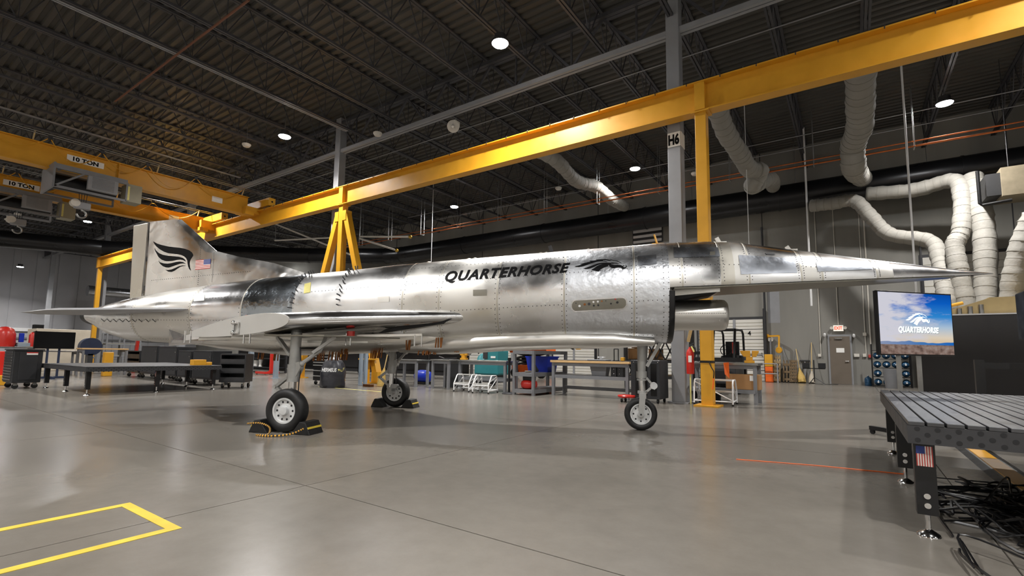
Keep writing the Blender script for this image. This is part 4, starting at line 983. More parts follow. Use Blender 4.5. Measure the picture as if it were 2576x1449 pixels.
# yellow dock light arm
p = gy(1932, 846, YW); q = gy(1963, 846, YW); t = thing('dock_light', 'yellow jointed dock light arm with a round head beside dock door 4', 'light', (p.x, YW, p.z))
b = MB(); b.bar((p.x, YW-.12, p.z), (q.x, YW-.5, p.z), .04); b.bar((q.x, YW-.5, p.z), (q.x-.02, YW-.5, p.z-.55), .035); b.box(p.x-.05, p.x+.05, YW-.12, YW-.001, p.z-.1, p.z+.1); b.build('arm', 'yellow', t)
MB().lathe([(.001, 0), (.13, .0), (.15, .1), (.1, .28), (.001, .3)], (q.x-.02, YW-.65, p.z-.68), (0, 1, .1), 16).build('lamp_head', 'yellow', t, smooth=True)
MB().cyl((p.x+.12, YW-.12, 0), (p.x+.12, YW-.12, p.z-.15), .05, 8).build('stand_pipe', 'column_grey', t); MB().cyl((p.x+.12, YW-.15, p.z-.15), (p.x+.12, YW-.05, p.z-.15), .12, 12).build('reel', 'offwhite', t)
# yellow bollard and guard rail
p = gy(1936, 958, 25.5); p.z = 0; t = thing('bollard', 'square yellow and orange bollard guarding dock door 4', 'bollard', p)
MB().box(p.x-.15, p.x+.15, p.y-.15, p.y+.15, .0, .72).build('lower_sleeve', 'orange', t, bevel=.02); MB().box(p.x-.16, p.x+.16, p.y-.16, p.y+.16, .72, 1.28).build('upper_sleeve', 'yellow', t, bevel=.02)
t = thing('guard_rail', 'low grey tube guard rail around the bollard', 'rail', p)
b = MB()
for dx in (-.45, .38): b.cyl((p.x+dx, p.y-.35, 0), (p.x+dx, p.y-.35, .85), .03, 8)
for z in (.4, .85): b.cyl((p.x-.45, p.y-.35, z), (p.x+.38, p.y-.35, z), .025, 8)
b.build('tubes', 'column_grey', t)
# pallets leaning on the wall
def pallet(px, w, h, lean, lab, n=5, mt='pallet_wood'):
    p = gy(px, 950, YW-.5); x = p.x; t = thing('pallet', lab, 'pallet', (x, YW-.45, 0), 0, 'wooden pallets leaning on the wall')
    y0 = YW-.38-lean
    for k in range(3):
        xx = x-w/2+w*k/2
        MB().bar((xx, y0, .02), (xx, YW-.27, h), .025, .06).build('stringer', mt, t)
    for k in range(n):
        u = (k+.3)/n; yy = y0+(YW-.27-y0)*u
        MB().box(x-w/2-.03, x+w/2+.03, yy-.085, yy-.065, h*u, h*u+.10).build('board', mt, t)
    return t
pallet(1942, .22, 1.25, .35, 'brown wooden pallet leaning nearest the bollard'); pallet(1957, .2, 1.22, .4, 'pale rough-edged pallet leaning between two darker ones', 6, 'pallet_pale'); pallet(1980, .26, 1.0, .25, 'low square pallet with an open cross frame', 3); pallet(1998, .18, 1.02, .3, 'low dark pallet closest to the brooms', 7)
# brooms and mops
def broom(foot, top, lab, head='straw', wide=.22, hz=.45):
    p = Vector(foot); q = Vector(top); t = thing('broom', lab, 'broom', p)
    d = (q-p).normalized(); MB().cyl(p+d*hz*.8, q, .018, 8).build('handle', 'broom_wood', t, smooth=True)
    MB().tube([p, p+d*hz*.4, p+d*hz*.85, p+d*hz], [wide*.5, wide*.48, .05, .025], 12).build('bristles', head, t, smooth=True)
x = XB(2017, YW-.5, 950); broom((x, YW-.55, .02), (x-.22, YW-.04, 1.55), 'straw broom leaning on the wall beside the pallets', wide=.34, hz=.7)
x = XB(2042, YW-.5, 950); broom((x, YW-.5, .02), (x+.02, YW-.04, 1.85), 'string mop with a tall wooden handle beside the monitor stand', 'beige', .26, .55)
x = XB(2025, YW-.4, 950); t = thing('floor_squeegee', 'grey squeegee leaning upside down between the broom and the mop', 'squeegee', (x, YW-.4, 0))
MB().cyl((x, YW-.4, 0), (x, YW-.06, 1.0), .018, 6).build('handle', 'column_grey', t); MB().box(x-.2, x+.2, YW-.1, YW-.03, .98, 1.04).build('blade', 'dark_steel', t)
x = XB(1990, YW-.4, 950); t = thing('push_pole', 'thin grey pole slanting up behind the pallets', 'pole', (x, YW-.3, 0)); MB().cyl((x+.1, YW-.3, 0), (x-.35, YW-.03, 1.65), .015, 6).build('handle', 'column_grey', t)
# work light stand with two black panels
x = XB(2049, YW-1.1, 955); y = YW-1.1; t = thing('work_light_stand', 'tripod stand with two small black floodlights by the brown door', 'work light', (x, y, 0))
b = MB(); b.cyl((x, y, .1), (x, y, 1.05), .02, 8); b.bar((x-.42, y, .68), (x+.42, y, .68), .02)
for a in (0, 2.1, 4.2): b.cyl((x, y, .3), (x+.4*math.cos(a), y+.3*math.sin(a), 0.01), .015, 6)
b.build('stand', 'black', t)
for s_ in (-1, 1): MB().box(x+s_*.3-.14, x+s_*.3+.14, y-.06, y+.02, .70, .92).build('floodlight', 'matte_black', t)
b = MB(); b.tube(bez([(x, y, .02), (x+.3, y-.1, .015), (x+.6, y+.05, .015), (x+.85, y+.2, .015)]), .012, 6); b.build('power_lead', 'black', t)
# water bottle rack and loose bottle
rx0, rx1 = XB(2196, YW-1.2, 950), XB(2196, YW-1.2, 950)+1.25; ry = YW-1.3
t = thing('bottle_rack', 'black rack for blue water bottles beside the brown door', 'rack', ((rx0+rx1)/2, ry, 0)); b = MB()
for xx in (rx0, rx1):
    for yy in (ry, ry+.45): b.box(xx-.02, xx+.02, yy-.02, yy+.02, 0, 1.75)
for k in range(5): b.box(rx0, rx1, ry, ry+.45, .04+.36*k, .06+.36*k)
b.build('frame', 'black', t)
def bottle(x, y, z, lying, lab):
    pr = [(.001, 0), (.12, 0), (.135, .02), (.135, .12), (.125, .13), (.135, .14), (.135, .28), (.11, .34), (.035, .38), (.03, .43), (.001, .43)]
    t = thing('water_bottle', lab, 'bottle', (x, y, z), 0, 'blue water bottles')
    ax = (0, -1, 0) if lying else (0, 0, 1); o = (x, y+.40, z+.137) if lying else (x, y, z)
    MB().lathe(pr, o, ax, 18).build('body', 'clear_blue', t, smooth=True)
    c = (x, y-.025, z+.137) if lying else (x, y, z+.42)
    MB().cyl(c, (Vector(c)-V(0, .02, 0)) if lying else (Vector(c)+V(0, 0, .02)), .032, 12).build('cap', 'white', t)
for k in range(4):
    for i in range(4): bottle(rx0+.17+.305*i, ry+.02, .061+.36*k, True, 'blue water bottle lying in the black rack, white cap out')
p = gy(2184, 950, YW-.7); bottle(p.x, YW-.7, 0, False, 'loose clear blue water bottle standing on the floor beside the rack')
x = XB(2243, YW-2.2, 960); MB().lathe([(.001, 0), (.2, 0), (.27, .75), (.25, .75), (.19, .03), (.001, .03)], (x, YW-2.2, 0), (0, 0, 1), 20).build('waste_bin', 'grey_paint', label='grey waste bin in front of the bottle rack', cat='bin', smooth=True)
# dark partition with white cap on the right, and machine on top behind it
px0 = XB(2312, 20, 900); t = thing('partition_wall', 'tall charcoal partition wall with a white top edge behind the screen', 'partition', (7, 20, 0))
for k in range(6): MB().box(px0+2.4*k+.004, min(px0+2.4*k+2.396, X1R-.05), 20, 20.12, 0, 2.5).build('panel', 'partition_grey', t)
MB().box(px0, X1R-.05, 19.97, 20.15, 2.5, 2.54).build('cap', 'white', t)
t = thing('tan_machine', 'tan ribbed machine housing with hose fittings seen over the charcoal partition', 'machine', (4, 20.8, 0))
a = gy(2478, 765, 20.9)
MB().box(a.x, a.x+3.5, 20.3, 21.35, 0, a.z+.15).build('body', 'tan', t); MB().add([(a.x-1.3, 20.3, 2.55), (a.x, 20.3, a.z+.13), (a.x, 21.35, a.z+.13), (a.x-1.3, 21.35, 2.55), (a.x, 20.3, 2.4), (a.x, 21.35, 2.4), (a.x-1.3, 20.3, 2.4), (a.x-1.3, 21.35, 2.4)], [(0,1,2,3),(0,6,4,1),(3,2,5,7),(0,3,7,6),(6,7,5,4)]).build('sloped_end', 'tan', t)
for k in range(4): MB().cyl((a.x-.95+.25*k, 20.24, 2.5), (a.x-.95+.25*k, 20.24, 2.68+.05*k), .06, 10).build('fitting', 'steel', t)
b = MB(); b.tube([(a.x-1.35, 20.25, 2.55), (a.x-1.2, 20.25, 2.75), (a.x-.6, 20.25, 2.9)], .05, 8); b.build('yellow_guard', 'yellow', t)
MB().box(a.x+.9, a.x+1.7, 20.5, 21.2, a.z+.15, a.z+.32).build('top_box', 'tan', t)
# screen on a stand
def camp(px, py, dep): return EYE+ray(px, py)*dep
TL, TR = camp(2208, 728, 7.2), camp(2398, 742, 7.55); BL, BR = camp(2210, 890, 7.2), camp(2398, 897, 7.55)
cen = (TL+TR+BL+BR)/4; tw = (TR-TL+BR-BL)/2; tw.z = 0; wid = tw.length; U = tw.normalized(); Nn = U.cross(V(0, 0, 1)).normalized()
if Nn.dot(EYE-cen) < 0: Nn = -Nn
hei = .96
t = thing('display_screen', 'large flat screen showing a desert sky and QUARTERHORSE lettering on a wheeled stand', 'screen', (cen.x, cen.y, 0))
MB().obox(cen-Nn*.03, U, V(0, 0, 1), Nn, wid/2, hei/2, .03).build('casing', 'black', t, bevel=.006)
def tvm():
    m = bpy.data.materials.new('screen_picture'); m.use_nodes = True; nt = m.node_tree; N = nt.nodes; L = nt.links
    N.remove(N['Principled BSDF']); em = N.new('ShaderNodeEmission'); L.new(em.outputs[0], N['Material Output'].inputs[0])
    at = N.new('ShaderNodeUVMap'); sp = N.new('ShaderNodeSeparateXYZ'); L.new(at.outputs[0], sp.inputs[0])
    def ramp(pts):
        r = N.new('ShaderNodeValToRGB'); e = r.color_ramp.elements
        while len(e) < len(pts): e.new(.5)
        for x, (p, c) in zip(e, pts): x.position = p; x.color = (*srgb(c), 1)
        return r
    sky = ramp([(.17, '#c9b08a'), (.28, '#cfc2ae'), (.45, '#9fb4c8'), (.62, '#2c7ec2'), (.85, '#0a56b4'), (1, '#06469c')]); L.new(sp.outputs[1], sky.inputs[0])
    mp = N.new('ShaderNodeMapping'); mp.inputs['Scale'].default_value = (2.0, 4.6, 1); mp.inputs['Rotation'].default_value = (0, 0, .18); L.new(at.outputs[0], mp.inputs[0])
    nz = N.new('ShaderNodeTexNoise'); nz.inputs['Scale'].default_value = 1.6; nz.inputs['Detail'].default_value = 7; nz.inputs['Roughness'].default_value = .55; L.new(mp.outputs[0], nz.inputs['Vector'])
    add = N.new('ShaderNodeMath'); add.operation = 'MULTIPLY_ADD'; L.new(sp.outputs[0], add.inputs[0]); add.inputs[1].default_value = -.42; L.new(nz.outputs[0], add.inputs[2])
    mr = N.new('ShaderNodeMapRange'); mr.inputs[1].default_value = .18; mr.inputs[2].default_value = .42; L.new(add.outputs[0], mr.inputs[0])
    mx = N.new('ShaderNodeMixRGB'); L.new(mr.outputs[0], mx.inputs[0]); L.new(sky.outputs[0], mx.inputs[1]); mx.inputs[2].default_value = (*srgb('#c3c2cc'), 1)
    # hills and ground by height
    n2 = N.new('ShaderNodeTexNoise'); n2.inputs['Scale'].default_value = 3; L.new(at.outputs[0], n2.inputs['Vector'])
    hill = N.new('ShaderNodeMath'); hill.operation = 'MULTIPLY_ADD'; L.new(n2.outputs[0], hill.inputs[0]); hill.inputs[1].default_value = .14; hill.inputs[2].default_value = .135
    lt = N.new('ShaderNodeMath'); lt.operation = 'LESS_THAN'; L.new(sp.outputs[1], lt.inputs[0]); L.new(hill.outputs[0], lt.inputs[1])
    m2 = N.new('ShaderNodeMixRGB'); L.new(lt.outputs[0], m2.inputs[0]); L.new(mx.outputs[0], m2.inputs[1])
    hc = ramp([(0, '#7f8aa6'), (.55, '#3f6fa8'), (1, '#1b5fae')]); L.new(sp.outputs[0], hc.inputs[0]); L.new(hc.outputs[0], m2.inputs[2])
    g2 = N.new('ShaderNodeMath'); g2.operation = 'LESS_THAN'; L.new(sp.outputs[1], g2.inputs[0]); g2.inputs[1].default_value = .155
    n3 = N.new('ShaderNodeTexNoise'); n3.inputs['Scale'].default_value = 14; n3.inputs['Detail'].default_value = 5; L.new(at.outputs[0], n3.inputs['Vector'])
    gc = ramp([(.3, '#4a3b36'), (.5, '#7a655c'), (.7, '#8d7f78')]); L.new(n3.outputs[0], gc.inputs[0])
    m3 = N.new('ShaderNodeMixRGB'); L.new(g2.outputs[0], m3.inputs[0]); L.new(m2.outputs[0], m3.inputs[1]); L.new(gc.outputs[0], m3.inputs[2])
    L.new(m3.outputs[0], em.inputs[0]); em.inputs[1].default_value = .78
    MT['screen_picture'] = m
tvm()
mk('screen_white', '#d6e8e4', .5, emit='#e4f6f0', es=.9); mk('screen_grey', '#5d646c', .5, emit='#6f7880', es=.5)
def tvp(u, v, off=.002): return cen+U*((u-.5)*(wid-.04))+V(0, 0, 1)*((v-.5)*(hei-.04))+Nn*off
pic = MB().add([tvp(0, 0), tvp(1, 0), tvp(1, 1), tvp(0, 1)], [(0, 1, 2, 3)]).build('picture', 'screen_picture', t)
uvl = pic.data.uv_layers.new(name='UVMap')
inv = ROOT[t.name].inverted()
for lp in pic.data.loops:
    p = inv @ pic.data.vertices[lp.vertex_index].co; d_ = p-cen
    uvl.data[lp.index].uv = (d_.dot(U)/(wid-.04)+.5, d_.z/(hei-.04)+.5)
MB().add([tvp(.35+.33*(v.x-225)/2000, .68-.24*(v.y-320)/500*.9, .004) for v in hv], hf).build('horse_emblem', 'screen_white', pic)
vs, fs = text_mesh('QUARTERHORSE', .2, .045, 1.06); MB().add([tvp(.252+.555*v.x, .328+.115*v.y, .0035) for v in vs], fs).build('letter_shadow', 'screen_grey', pic); MB().add([tvp(.245+.555*v.x, .335+.115*v.y, .005) for v in vs], fs).build('lettering', 'screen_white', pic)
b = MB()
c2 = cen-Nn*.15
for s_ in (-.2, .2): b.bar((c2.x+U.x*s_, c2.y+U.y*s_, .05), (c2.x+U.x*s_, c2.y+U.y*s_, cen.z+.2), .03)
b.build('uprights', 'steel', t)
b = MB(); b.bar((c2.x-U.x*.5, c2.y-U.y*.5, .09), (c2.x+U.x*.5, c2.y+U.y*.5, .09), .04, .03)
for s_ in (-.45, .45): b.bar(Vector((c2.x+U.x*s_, c2.y+U.y*s_, .09))-Nn*.3, Vector((c2.x+U.x*s_, c2.y+U.y*s_, .09))+Nn*.3, .03, .03)
b.build('base', 'black', t)
for s_ in (-.45, .45):
    for q in (-.27, .27):
        c3 = Vector((c2.x+U.x*s_, c2.y+U.y*s_, .035))+Nn*q; MB().cyl(c3-U*.015, c3+U*.015, .035, 12).build('caster', 'black', t)
# floor standing speaker at the edge and black rail frame
p = gy(2590, 860, 9.0); t = thing('loudspeaker', 'black loudspeaker on a pole at the edge of the view', 'speaker', (p.x+.15, 9.0, 0))
MB().box(p.x-.06, p.x+.42, 8.8, 9.2, ZB(856, 9, 2570), ZB(735, 9, 2570)).build('cabinet', 'matte_black', t, bevel=.02); MB().cyl((p.x+.18, 9, .02), (p.x+.18, 9, ZB(856, 9, 2570)), .02, 8).build('pole', 'black', t)
b = MB()
for a in (.3, 2.4, 4.5): b.cyl((p.x+.18, 9, .5), (p.x+.18+.5*math.cos(a), 9+.5*math.sin(a), .012), .012, 6)
b.build('tripod', 'black', t)
Yr = 9.4; xr = XB(2462, Yr, 905); zt_ = ZB(905, Yr, 2462); t = thing('barrier_rail', 'black barrier post with a level top rail behind the slotted table', 'barrier', (xr, Yr, 0))
MB().box(xr-.05, xr+.05, Yr-.05, Yr+.05, 0, zt_).build('post', 'black', t); MB().box(xr+.05, xr+2.2, Yr-.03, Yr+.03, zt_-.12, zt_-.04).build('top_rail', 'black', t); MB().box(xr+2.1, xr+2.2, Yr-.05, Yr+.05, 0, zt_-.12).build('post', 'black', t); MB().box(xr+.05, xr+.1, Yr-.03, Yr+.03, .3, .36).build('catch', 'black', t)
# tan unit heater high on the right
a = gy(2500, 450, 22); t = thing('unit_heater', 'tan boxy unit heater hung beside the flexible ducts', 'heater', (a.x+.8, 22, a.z-1))
MB().box(a.x+.1, a.x+2.2, 21.6, 22.8, ZB(500, 22, 2520), ZB(430, 22, 2520)).build('casing', 'heater_tan', t); MB().box(a.x-.25, a.x+.1, 21.7, 22.7, ZB(495, 22, 2520), ZB(440, 22, 2520)).build('hood', 'matte_black', t)
b = MB(); b.tube([(a.x-.45, 21.6, ZB(430, 21.6, 2465)), (a.x-.45, 21.6, ZB(512, 21.6, 2465)), (a.x-.4, 21.6, ZB(517, 21.6, 2465)), (a.x+.3, 21.6, ZB(508, 21.6, 2500))], .05, 8); b.build('gas_pipe', 'black', t)
b = MB()
for xx in (a.x+.4, a.x+1.9): b.cyl((xx, 22.2, ZB(430, 22, 2520)), (xx, 22.2, ZD), .012, 6)
b.build('hanger_rods', 'dark_steel', t)
# ================================================================ workshop furniture on the bench line
def bench(x0, x1, y0, y1, zt, lab, top='steel', th=.05, leg='grey_paint', shelf=None, group=None, foot='black'):
    t = thing('workbench', lab, 'workbench', ((x0+x1)/2, (y0+y1)/2, 0), 0, group)
    MB().box(x0, x1, y0, y1, zt-th, zt).build('top', top, t, bevel=.006)
    for xx in (x0+.08, x1-.08):
        for yy in (y0+.06, y1-.06):
            b = MB(); b.box(xx-.04, xx+.04, yy-.035, yy+.035, .0, zt-th); b.build('leg', leg, t)
    for yy in (y0+.06, y1-.06): MB().box(x0+.08, x1-.08, yy-.02, yy+.02, zt-th-.09, zt-th).build('apron', leg, t)
    for z, ya, yb in (shelf or []): MB().box(x0+.08, x1-.08, ya, yb, z-.09, z).build('shelf', leg, t)
    return t
def vise(p, mt, lab, rz=0.0, k=1.0):
    t = thing('bench_vise', lab, 'vise', p, rz)
    def bl(b, nm, m): b.build(nm, m, t, local=True, bevel=.006*k)
    b = MB(); b.box(-.09*k, .09*k, -.07*k, .07*k, 0, .05*k); b.box(-.06*k, .06*k, -.05*k, .05*k, .05*k, .12*k); bl(b, 'base', mt)
    b = MB(); b.prism([(-.10*k, .12*k), (.02*k, .12*k), (.02*k, .24*k), (-.16*k, .24*k), (-.16*k, .21*k)], V(0, -.05*k, 0), V(1, 0, 0), AZ, V(0, 1, 0), .1*k); bl(b, 'fixed_jaw', mt)
    b = MB(); b.prism([(.05*k, .12*k), (.12*k, .12*k), (.17*k, .21*k), (.17*k, .24*k), (.05*k, .24*k)], V(0, -.05*k, 0), V(1, 0, 0), AZ, V(0, 1, 0), .1*k); bl(b, 'moving_jaw', mt)
    b = MB(); b.cyl((-.02*k, 0, .16*k), (.24*k, 0, .16*k), .018*k, 10); b.cyl((.23*k, -.08*k, .12*k), (.23*k, .08*k, .2*k), .008*k, 6); b.build('screw', 'steel', t, local=True)
# wood-topped bench
yb = 12.1; x0, x1 = XB(1384, yb), XB(1583, yb); zb = .98
bench(x0, x1, yb, yb+.75, zb, 'wood-topped workbench with black mat and lower steel shelf beside the black cabinet', 'wood', .06, shelf=[(.58, yb+.05, yb+.65), (.25, yb+.6, yb+.66)])
MB().box(x0+.02, x1, yb+.03, yb+.75, zb, zb+.012).build('bench_mat', 'matte_black', label='thin black mat covering the wood-topped bench', cat='mat')
def tub(name, c, w, d, h, mt, lab, cat='bin', fl=.05, rz=0):
    x, y, z = c; t = MB(); a, e = w/2, d/2
    o = [(-a+fl, -e+fl, 0), (a-fl, -e+fl, 0), (a-fl, e-fl, 0), (-a+fl, e-fl, 0), (-a, -e, h), (a, -e, h), (a, e, h), (-a, e, h), (-a+.02, -e+.02, h), (a-.02, -e+.02, h), (a-.02, e-.02, h), (-a+.02, e-.02, h), (-a+fl+.02, -e+fl+.02, .02), (a-fl-.02, -e+fl+.02, .02), (a-fl-.02, e-fl-.02, .02), (-a+fl+.02, e-fl-.02, .02)]
    t.add([(x+p[0], y+p[1], z+p[2]) for p in o], [(3,2,1,0)]+[(i, (i+1) % 4, 4+(i+1) % 4, 4+i) for i in range(4)]+[(4+i, 4+(i+1) % 4, 8+(i+1) % 4, 8+i) for i in range(4)]+[(8+i, 8+(i+1) % 4, 12+(i+1) % 4, 12+i) for i in range(4)]+[(12, 13, 14, 15)])
    for s_ in (-1, 1): t.box(x+s_*a-.02, x+s_*a+.02, y-e, y+e, z+h-.04, z+h)
    return t.build(name, mt, label=lab, cat=cat)
tub('storage_bin', (XB(1508, yb+.3, 930), yb+.35, .585), .5, .3, .30, 'column_grey', 'grey plastic tub on the lower shelf of the wood-topped bench')
for px, lab in ((1552, 'left black drawer box under the wood-topped bench'), (1566, 'right black drawer box under the wood-topped bench')):
    x = XB(px, yb+.3, 930); t = thing('drawer_box', lab, 'box', (x, yb+.25, .585)); MB().box(x-.09, x+.09, yb+.1, yb+.4, .582, .84).build('case', 'cabinet_black', t)
    for z in (.66, .78): MB().sph((x, yb+.09, z), .012).build('knob', 'chrome', t)
p0 = (XB(1500, yb+.2, 895), yb+.3, zb+.013); t = thing('parts_tray', 'shallow grey tray holding small parts on the black mat', 'tray', p0)
MB().box(p0[0]-.25, p0[0]+.3, p0[1]-.15, p0[1]+.2, p0[2], p0[2]+.03).build('tray', 'column_grey', t, bevel=.01)
tub('small_tub', (XB(1509, yb+.2, 890), yb+.3, zb+.046), .14, .12, .08, 'white', 'small white tub in the parts tray')
MB().box(XB(1565, yb+.3)-.05, XB(1565, yb+.3)+.05, yb+.3, yb+.4, zb+.013, zb+.11).build('yellow_block', 'yellow', label='small yellow block on the black mat', cat='block', bevel=.01)
x = XB(1550, yb+.4, 880); t = thing('wire_frame', 'upright black wire frame on the black mat', 'frame', (x, yb+.4, zb)); b = MB()
for dx in (-.06, .06): b.bar((x+dx, yb+.4, zb+.013), (x+dx, yb+.4, zb+.33), .01)
b.bar((x-.06, yb+.4, zb+.33), (x+.06, yb+.4, zb+.33), .01); b.bar((x-.09, yb+.4, zb+.02), (x+.09, yb+.4, zb+.02), .03, .007); b.build('wires', 'black', t)
# three-tier shelf unit with its corner forward
cx0, cx1, cy0 = XB(1296, 11.6, 990), XB(1344, 11.6, 990), 11.55; cy1 = 13.4
t = thing('shelf_unit', 'grey steel three-tier shelf unit holding a blue crate and a red compressor', 'shelf', ((cx0+cx1)/2, 12.4, 0))
for xx in (cx0, cx1):
    for yy in (cy0, cy1): MB().box(xx-.04, xx+.04, yy-.04, yy+.04, 0, 1.24).build('upright', 'grey_paint', t)
SZ = (.16, .62, 1.24)
for z in SZ:
    MB().box(cx0-.02, cx1+.02, cy0-.02, cy1+.02, z-.02, z).build('shelf', 'column_grey', t)
    b = MB(); b.box(cx0, cx1, cy0-.05, cy0-.035, z-.1, z); b.box(cx1+.035, cx1+.05, cy0, cy1, z-.1, z); b.box(cx0-.05, cx0-.035, cy0, cy1, z-.1, z); b.box(cx0, cx1, cy1+.035, cy1+.05, z-.1, z); b.build('shelf_rail', 'grey_paint', t)
xm = (cx0+cx1)/2
t = thing('air_compressor', 'small red pancake air compressor with black motor on the lowest shelf', 'compressor', (xm, cy0+.3, .16))
MB().lathe([(.001, 0), (.17, 0), (.22, .04), (.245, .12), (.22, .2), (.16, .24), (.001, .24)], (xm, cy0+.28, .17), AZ, 24).build('tank', 'red', t, smooth=True)
MB().box(xm-.15, xm+.15, cy0+.16, cy0+.42, .39, .53).build('motor', 'dark_steel', t, bevel=.02); b = MB(); b.tube([(xm-.12, cy0+.3, .53), (xm-.1, cy0+.3, .575), (xm+.1, cy0+.3, .575), (xm+.12, cy0+.3, .53)], .012, 6); b.build('handle', 'steel', t)
MB().box(xm-.2, xm+.2, cy0+.1, cy0+.46, .16, .17).build('feet', 'black', t)
tub('storage_crate', (cx1-.42, cy0+1.15, .622), .78, .62, .46, 'blue', 'big blue plastic crate on the middle shelf', 'crate', .06)
MB().lathe([(.001, 0), (.06, 0), (.1, .03), (.09, .05), (.001, .05)], (xm-.02, cy0+.25, .622), AZ, 16).build('saucer_dish', 'beige', label='small beige dish on the middle shelf', cat='dish', smooth=True)
b = MB(); b.bar((xm+.02, cy0+.45, .85), (cx1-.1, cy0+.35, .66), .05, .03); b.build('steel_bracket', 'dark_steel', label='dark slotted bracket leaning in front of the blue crate', cat='bracket')
# light grey benches left of the shelf unit
bA0, bA1 = XB(1083, 11.6, 970), XB(1132, 11.6, 970)
bench(bA0, bA1, 11.55, 12.25, .93, 'grey steel bench with a cabinet panel beneath it, next to the nose-side wheel', 'steel', .04)
bench(XB(1150, 11.9), XB(1274, 11.9), 11.9, 12.6, .93, 'long grey steel bench with a yellow vise and white step stools before it', 'steel', .05, shelf=[(.4, 12.0, 12.5)])
x = XB(1170, 12.2, 895); vise((x, 12.15, .93), 'yellow', 'yellow bench vise on the long grey bench before the teal scrubber', 0, 1.15)
MB().box(XB(1105, 12, 930), XB(1140, 12, 930), 12.4, 12.45, 0, .88).build('dark_board', 'partition', label='dark steel panel standing under the grey bench', cat='panel')
b = MB(); xx = XB(1110, 11.9, 897); b.bar((xx-.1, 11.9, 1.02), (xx+.15, 11.9, .955), .02, .012); b.bar((xx+.1, 11.9, .955), (xx+.65, 11.9, .985), .03, .014); b.box(xx+.1, xx+.3, 11.85, 11.95, .93, .96); b.build('pry_tool', 'dark_steel', label='dark long-handled tool lying on the grey bench', cat='tool')
bench(XB(985, 11.6), XB(1052, 11.6), 11.55, 12.2, .9, 'small open grey bench frame standing behind the far main wheel', 'steel', .04)
x = XB(1064, 12.9, 955); t = thing('blue_tank', 'round blue and black air tank on the floor behind the far main wheel', 'tank', (x, 12.9, 0))
MB().lathe([(.001, 0), (.12, .01), (.2, .08), (.23, .2), (.23, .5), (.2, .62), (.12, .69), (.001, .7)], (x-.35, 12.9, .28), (1, 0, 0), 20).build('tank', 'blue', t, smooth=True); MB().box(x-.25, x+.25, 12.7, 13.1, 0, .1).build('cradle', 'black', t)
# white step stools
def steps(x, y, rz, lab, w=.52, sc=1.0):
    t = thing('step_stool', lab, 'step stool', (x, y, 0), rz, 'white tube step stools')
    def ln(pts, nm='side_tube', r=.019): MB().tube([(p_[0], p_[1]*sc, p_[2]*sc) for p_ in pts], r, 7).build(nm, 'white', t, smooth=True, local=True)
    for sx in (-w/2, w/2):
        ln([(sx, -.28, .02), (sx, -.28, .24), (sx, -.26, .27), (sx, -.12, .48), (sx, -.08, .5), (sx, .16, .5), (sx, .2, .48), (sx, .24, .42), (sx, .28, .02)])
        ln([(sx, -.26, .08), (sx, .27, .08)]); ln([(sx, -.22, .1), (sx, .24, .42)], 'brace_tube', .014)
    for yy, z in ((-.19, .26), (.04, .5)):
        MB().box(-w/2, w/2, (yy-.09)*sc, (yy+.09)*sc, (z-.02)*sc, (z+.012)*sc).build('tread', 'alu_frame', t, local=True)
    ln([(-w/2, .27, .08), (w/2, .27, .08)], 'cross_tube', .016); ln([(-w/2, -.28, .22), (w/2, -.28, .22)], 'cross_tube', .016)
    ln([(-w/2, .27, .1), (w/2, .22, .46)], 'brace_tube', .014)
    for sx in (-w/2, w/2):
        for yy in (-.28, .28): MB().cyl((sx, yy*sc, 0), (sx, yy*sc, .04), .025, 8).build('foot', 'black', t, local=True)
steps(XB(1170, 11.45, 980), 11.5, .15, 'left white tube step stool before the long grey bench')
steps(XB(1222, 11.45, 985), 11.42, .15, 'right white tube step stool, nearer the dark floor post')
steps(XB(1800, 12.7, 1000), 12.7, PI+.05, 'white tube step stool seen from behind, beside the yellow runway post', .86, 1.18)
# queue post on a round base
x = XB(1281, 11.6, 940); t = thing('stanchion', 'black stanchion on a heavy round base beside the shelf unit', 'stanchion', (x, 11.6, 0))
MB().lathe([(.001, 0), (.2, 0), (.2, .02), (.17, .045), (.001, .05)], (x, 11.6, 0), AZ, 24).build('base', 'dark_steel', t, smooth=True); MB().cyl((x, 11.6, .05), (x, 11.6, 1.02), .035, 12).build('post', 'black', t, smooth=True); MB().cyl((x, 11.6, .95), (x, 11.6, 1.03), .05, 12).build('belt_head', 'black', t)
# teal floor scrubber
sx, sy = XB(1232, 14.2, 920), 14.2; t = thing('floor_scrubber', 'teal walk-behind floor scrubber standing behind the long bench', 'floor scrubber', (sx, sy, 0))
MB().box(sx-.45, sx+.62, sy-.35, sy+.35, .38, .82).build('lower_body', 'teal', t, bevel=.06)
MB().prism([(-.05, .82), (.6, .82), (.6, 1.26), (.48, 1.3), (.1, 1.28), (.02, 1.1)], V(sx, sy-.33, 0), V(1, 0, 0), AZ, V(0, 1, 0), .66).build('tank', 'teal', t, bevel=.04)
MB().lathe([(.001, .32), (.1, .3), (.2, .2), (.26, 0), (.001, 0)], (sx-.3, sy, .83), AZ, 16).build('dome', 'teal', t, smooth=True)
MB().box(sx-.04, sx+.15, sy-.36, sy-.3, .95, 1.2).build('control_face', 'dark_steel', t); b = MB(); b.tube(bez([(sx-.45, sy-.1, 1.12), (sx-.42, sy-.1, 1.28), (sx-.25, sy-.1, 1.32), (sx-.12, sy-.1, 1.18)]), .025, 8); b.build('handle', 'black', t, smooth=True)
MB().box(sx+.3, sx+.5, sy-.345, sy-.335, .98, 1.05).build('name_label', 'paper', t); MB().box(sx-.4, sx+.55, sy-.3, sy+.3, .12, .38).build('skirt', 'dark_steel', t)
for dx in (-.25, .35): MB().cyl((sx+dx, sy-.32, .12), (sx+dx, sy-.24, .12), .12, 16).build('wheel', 'black', t)
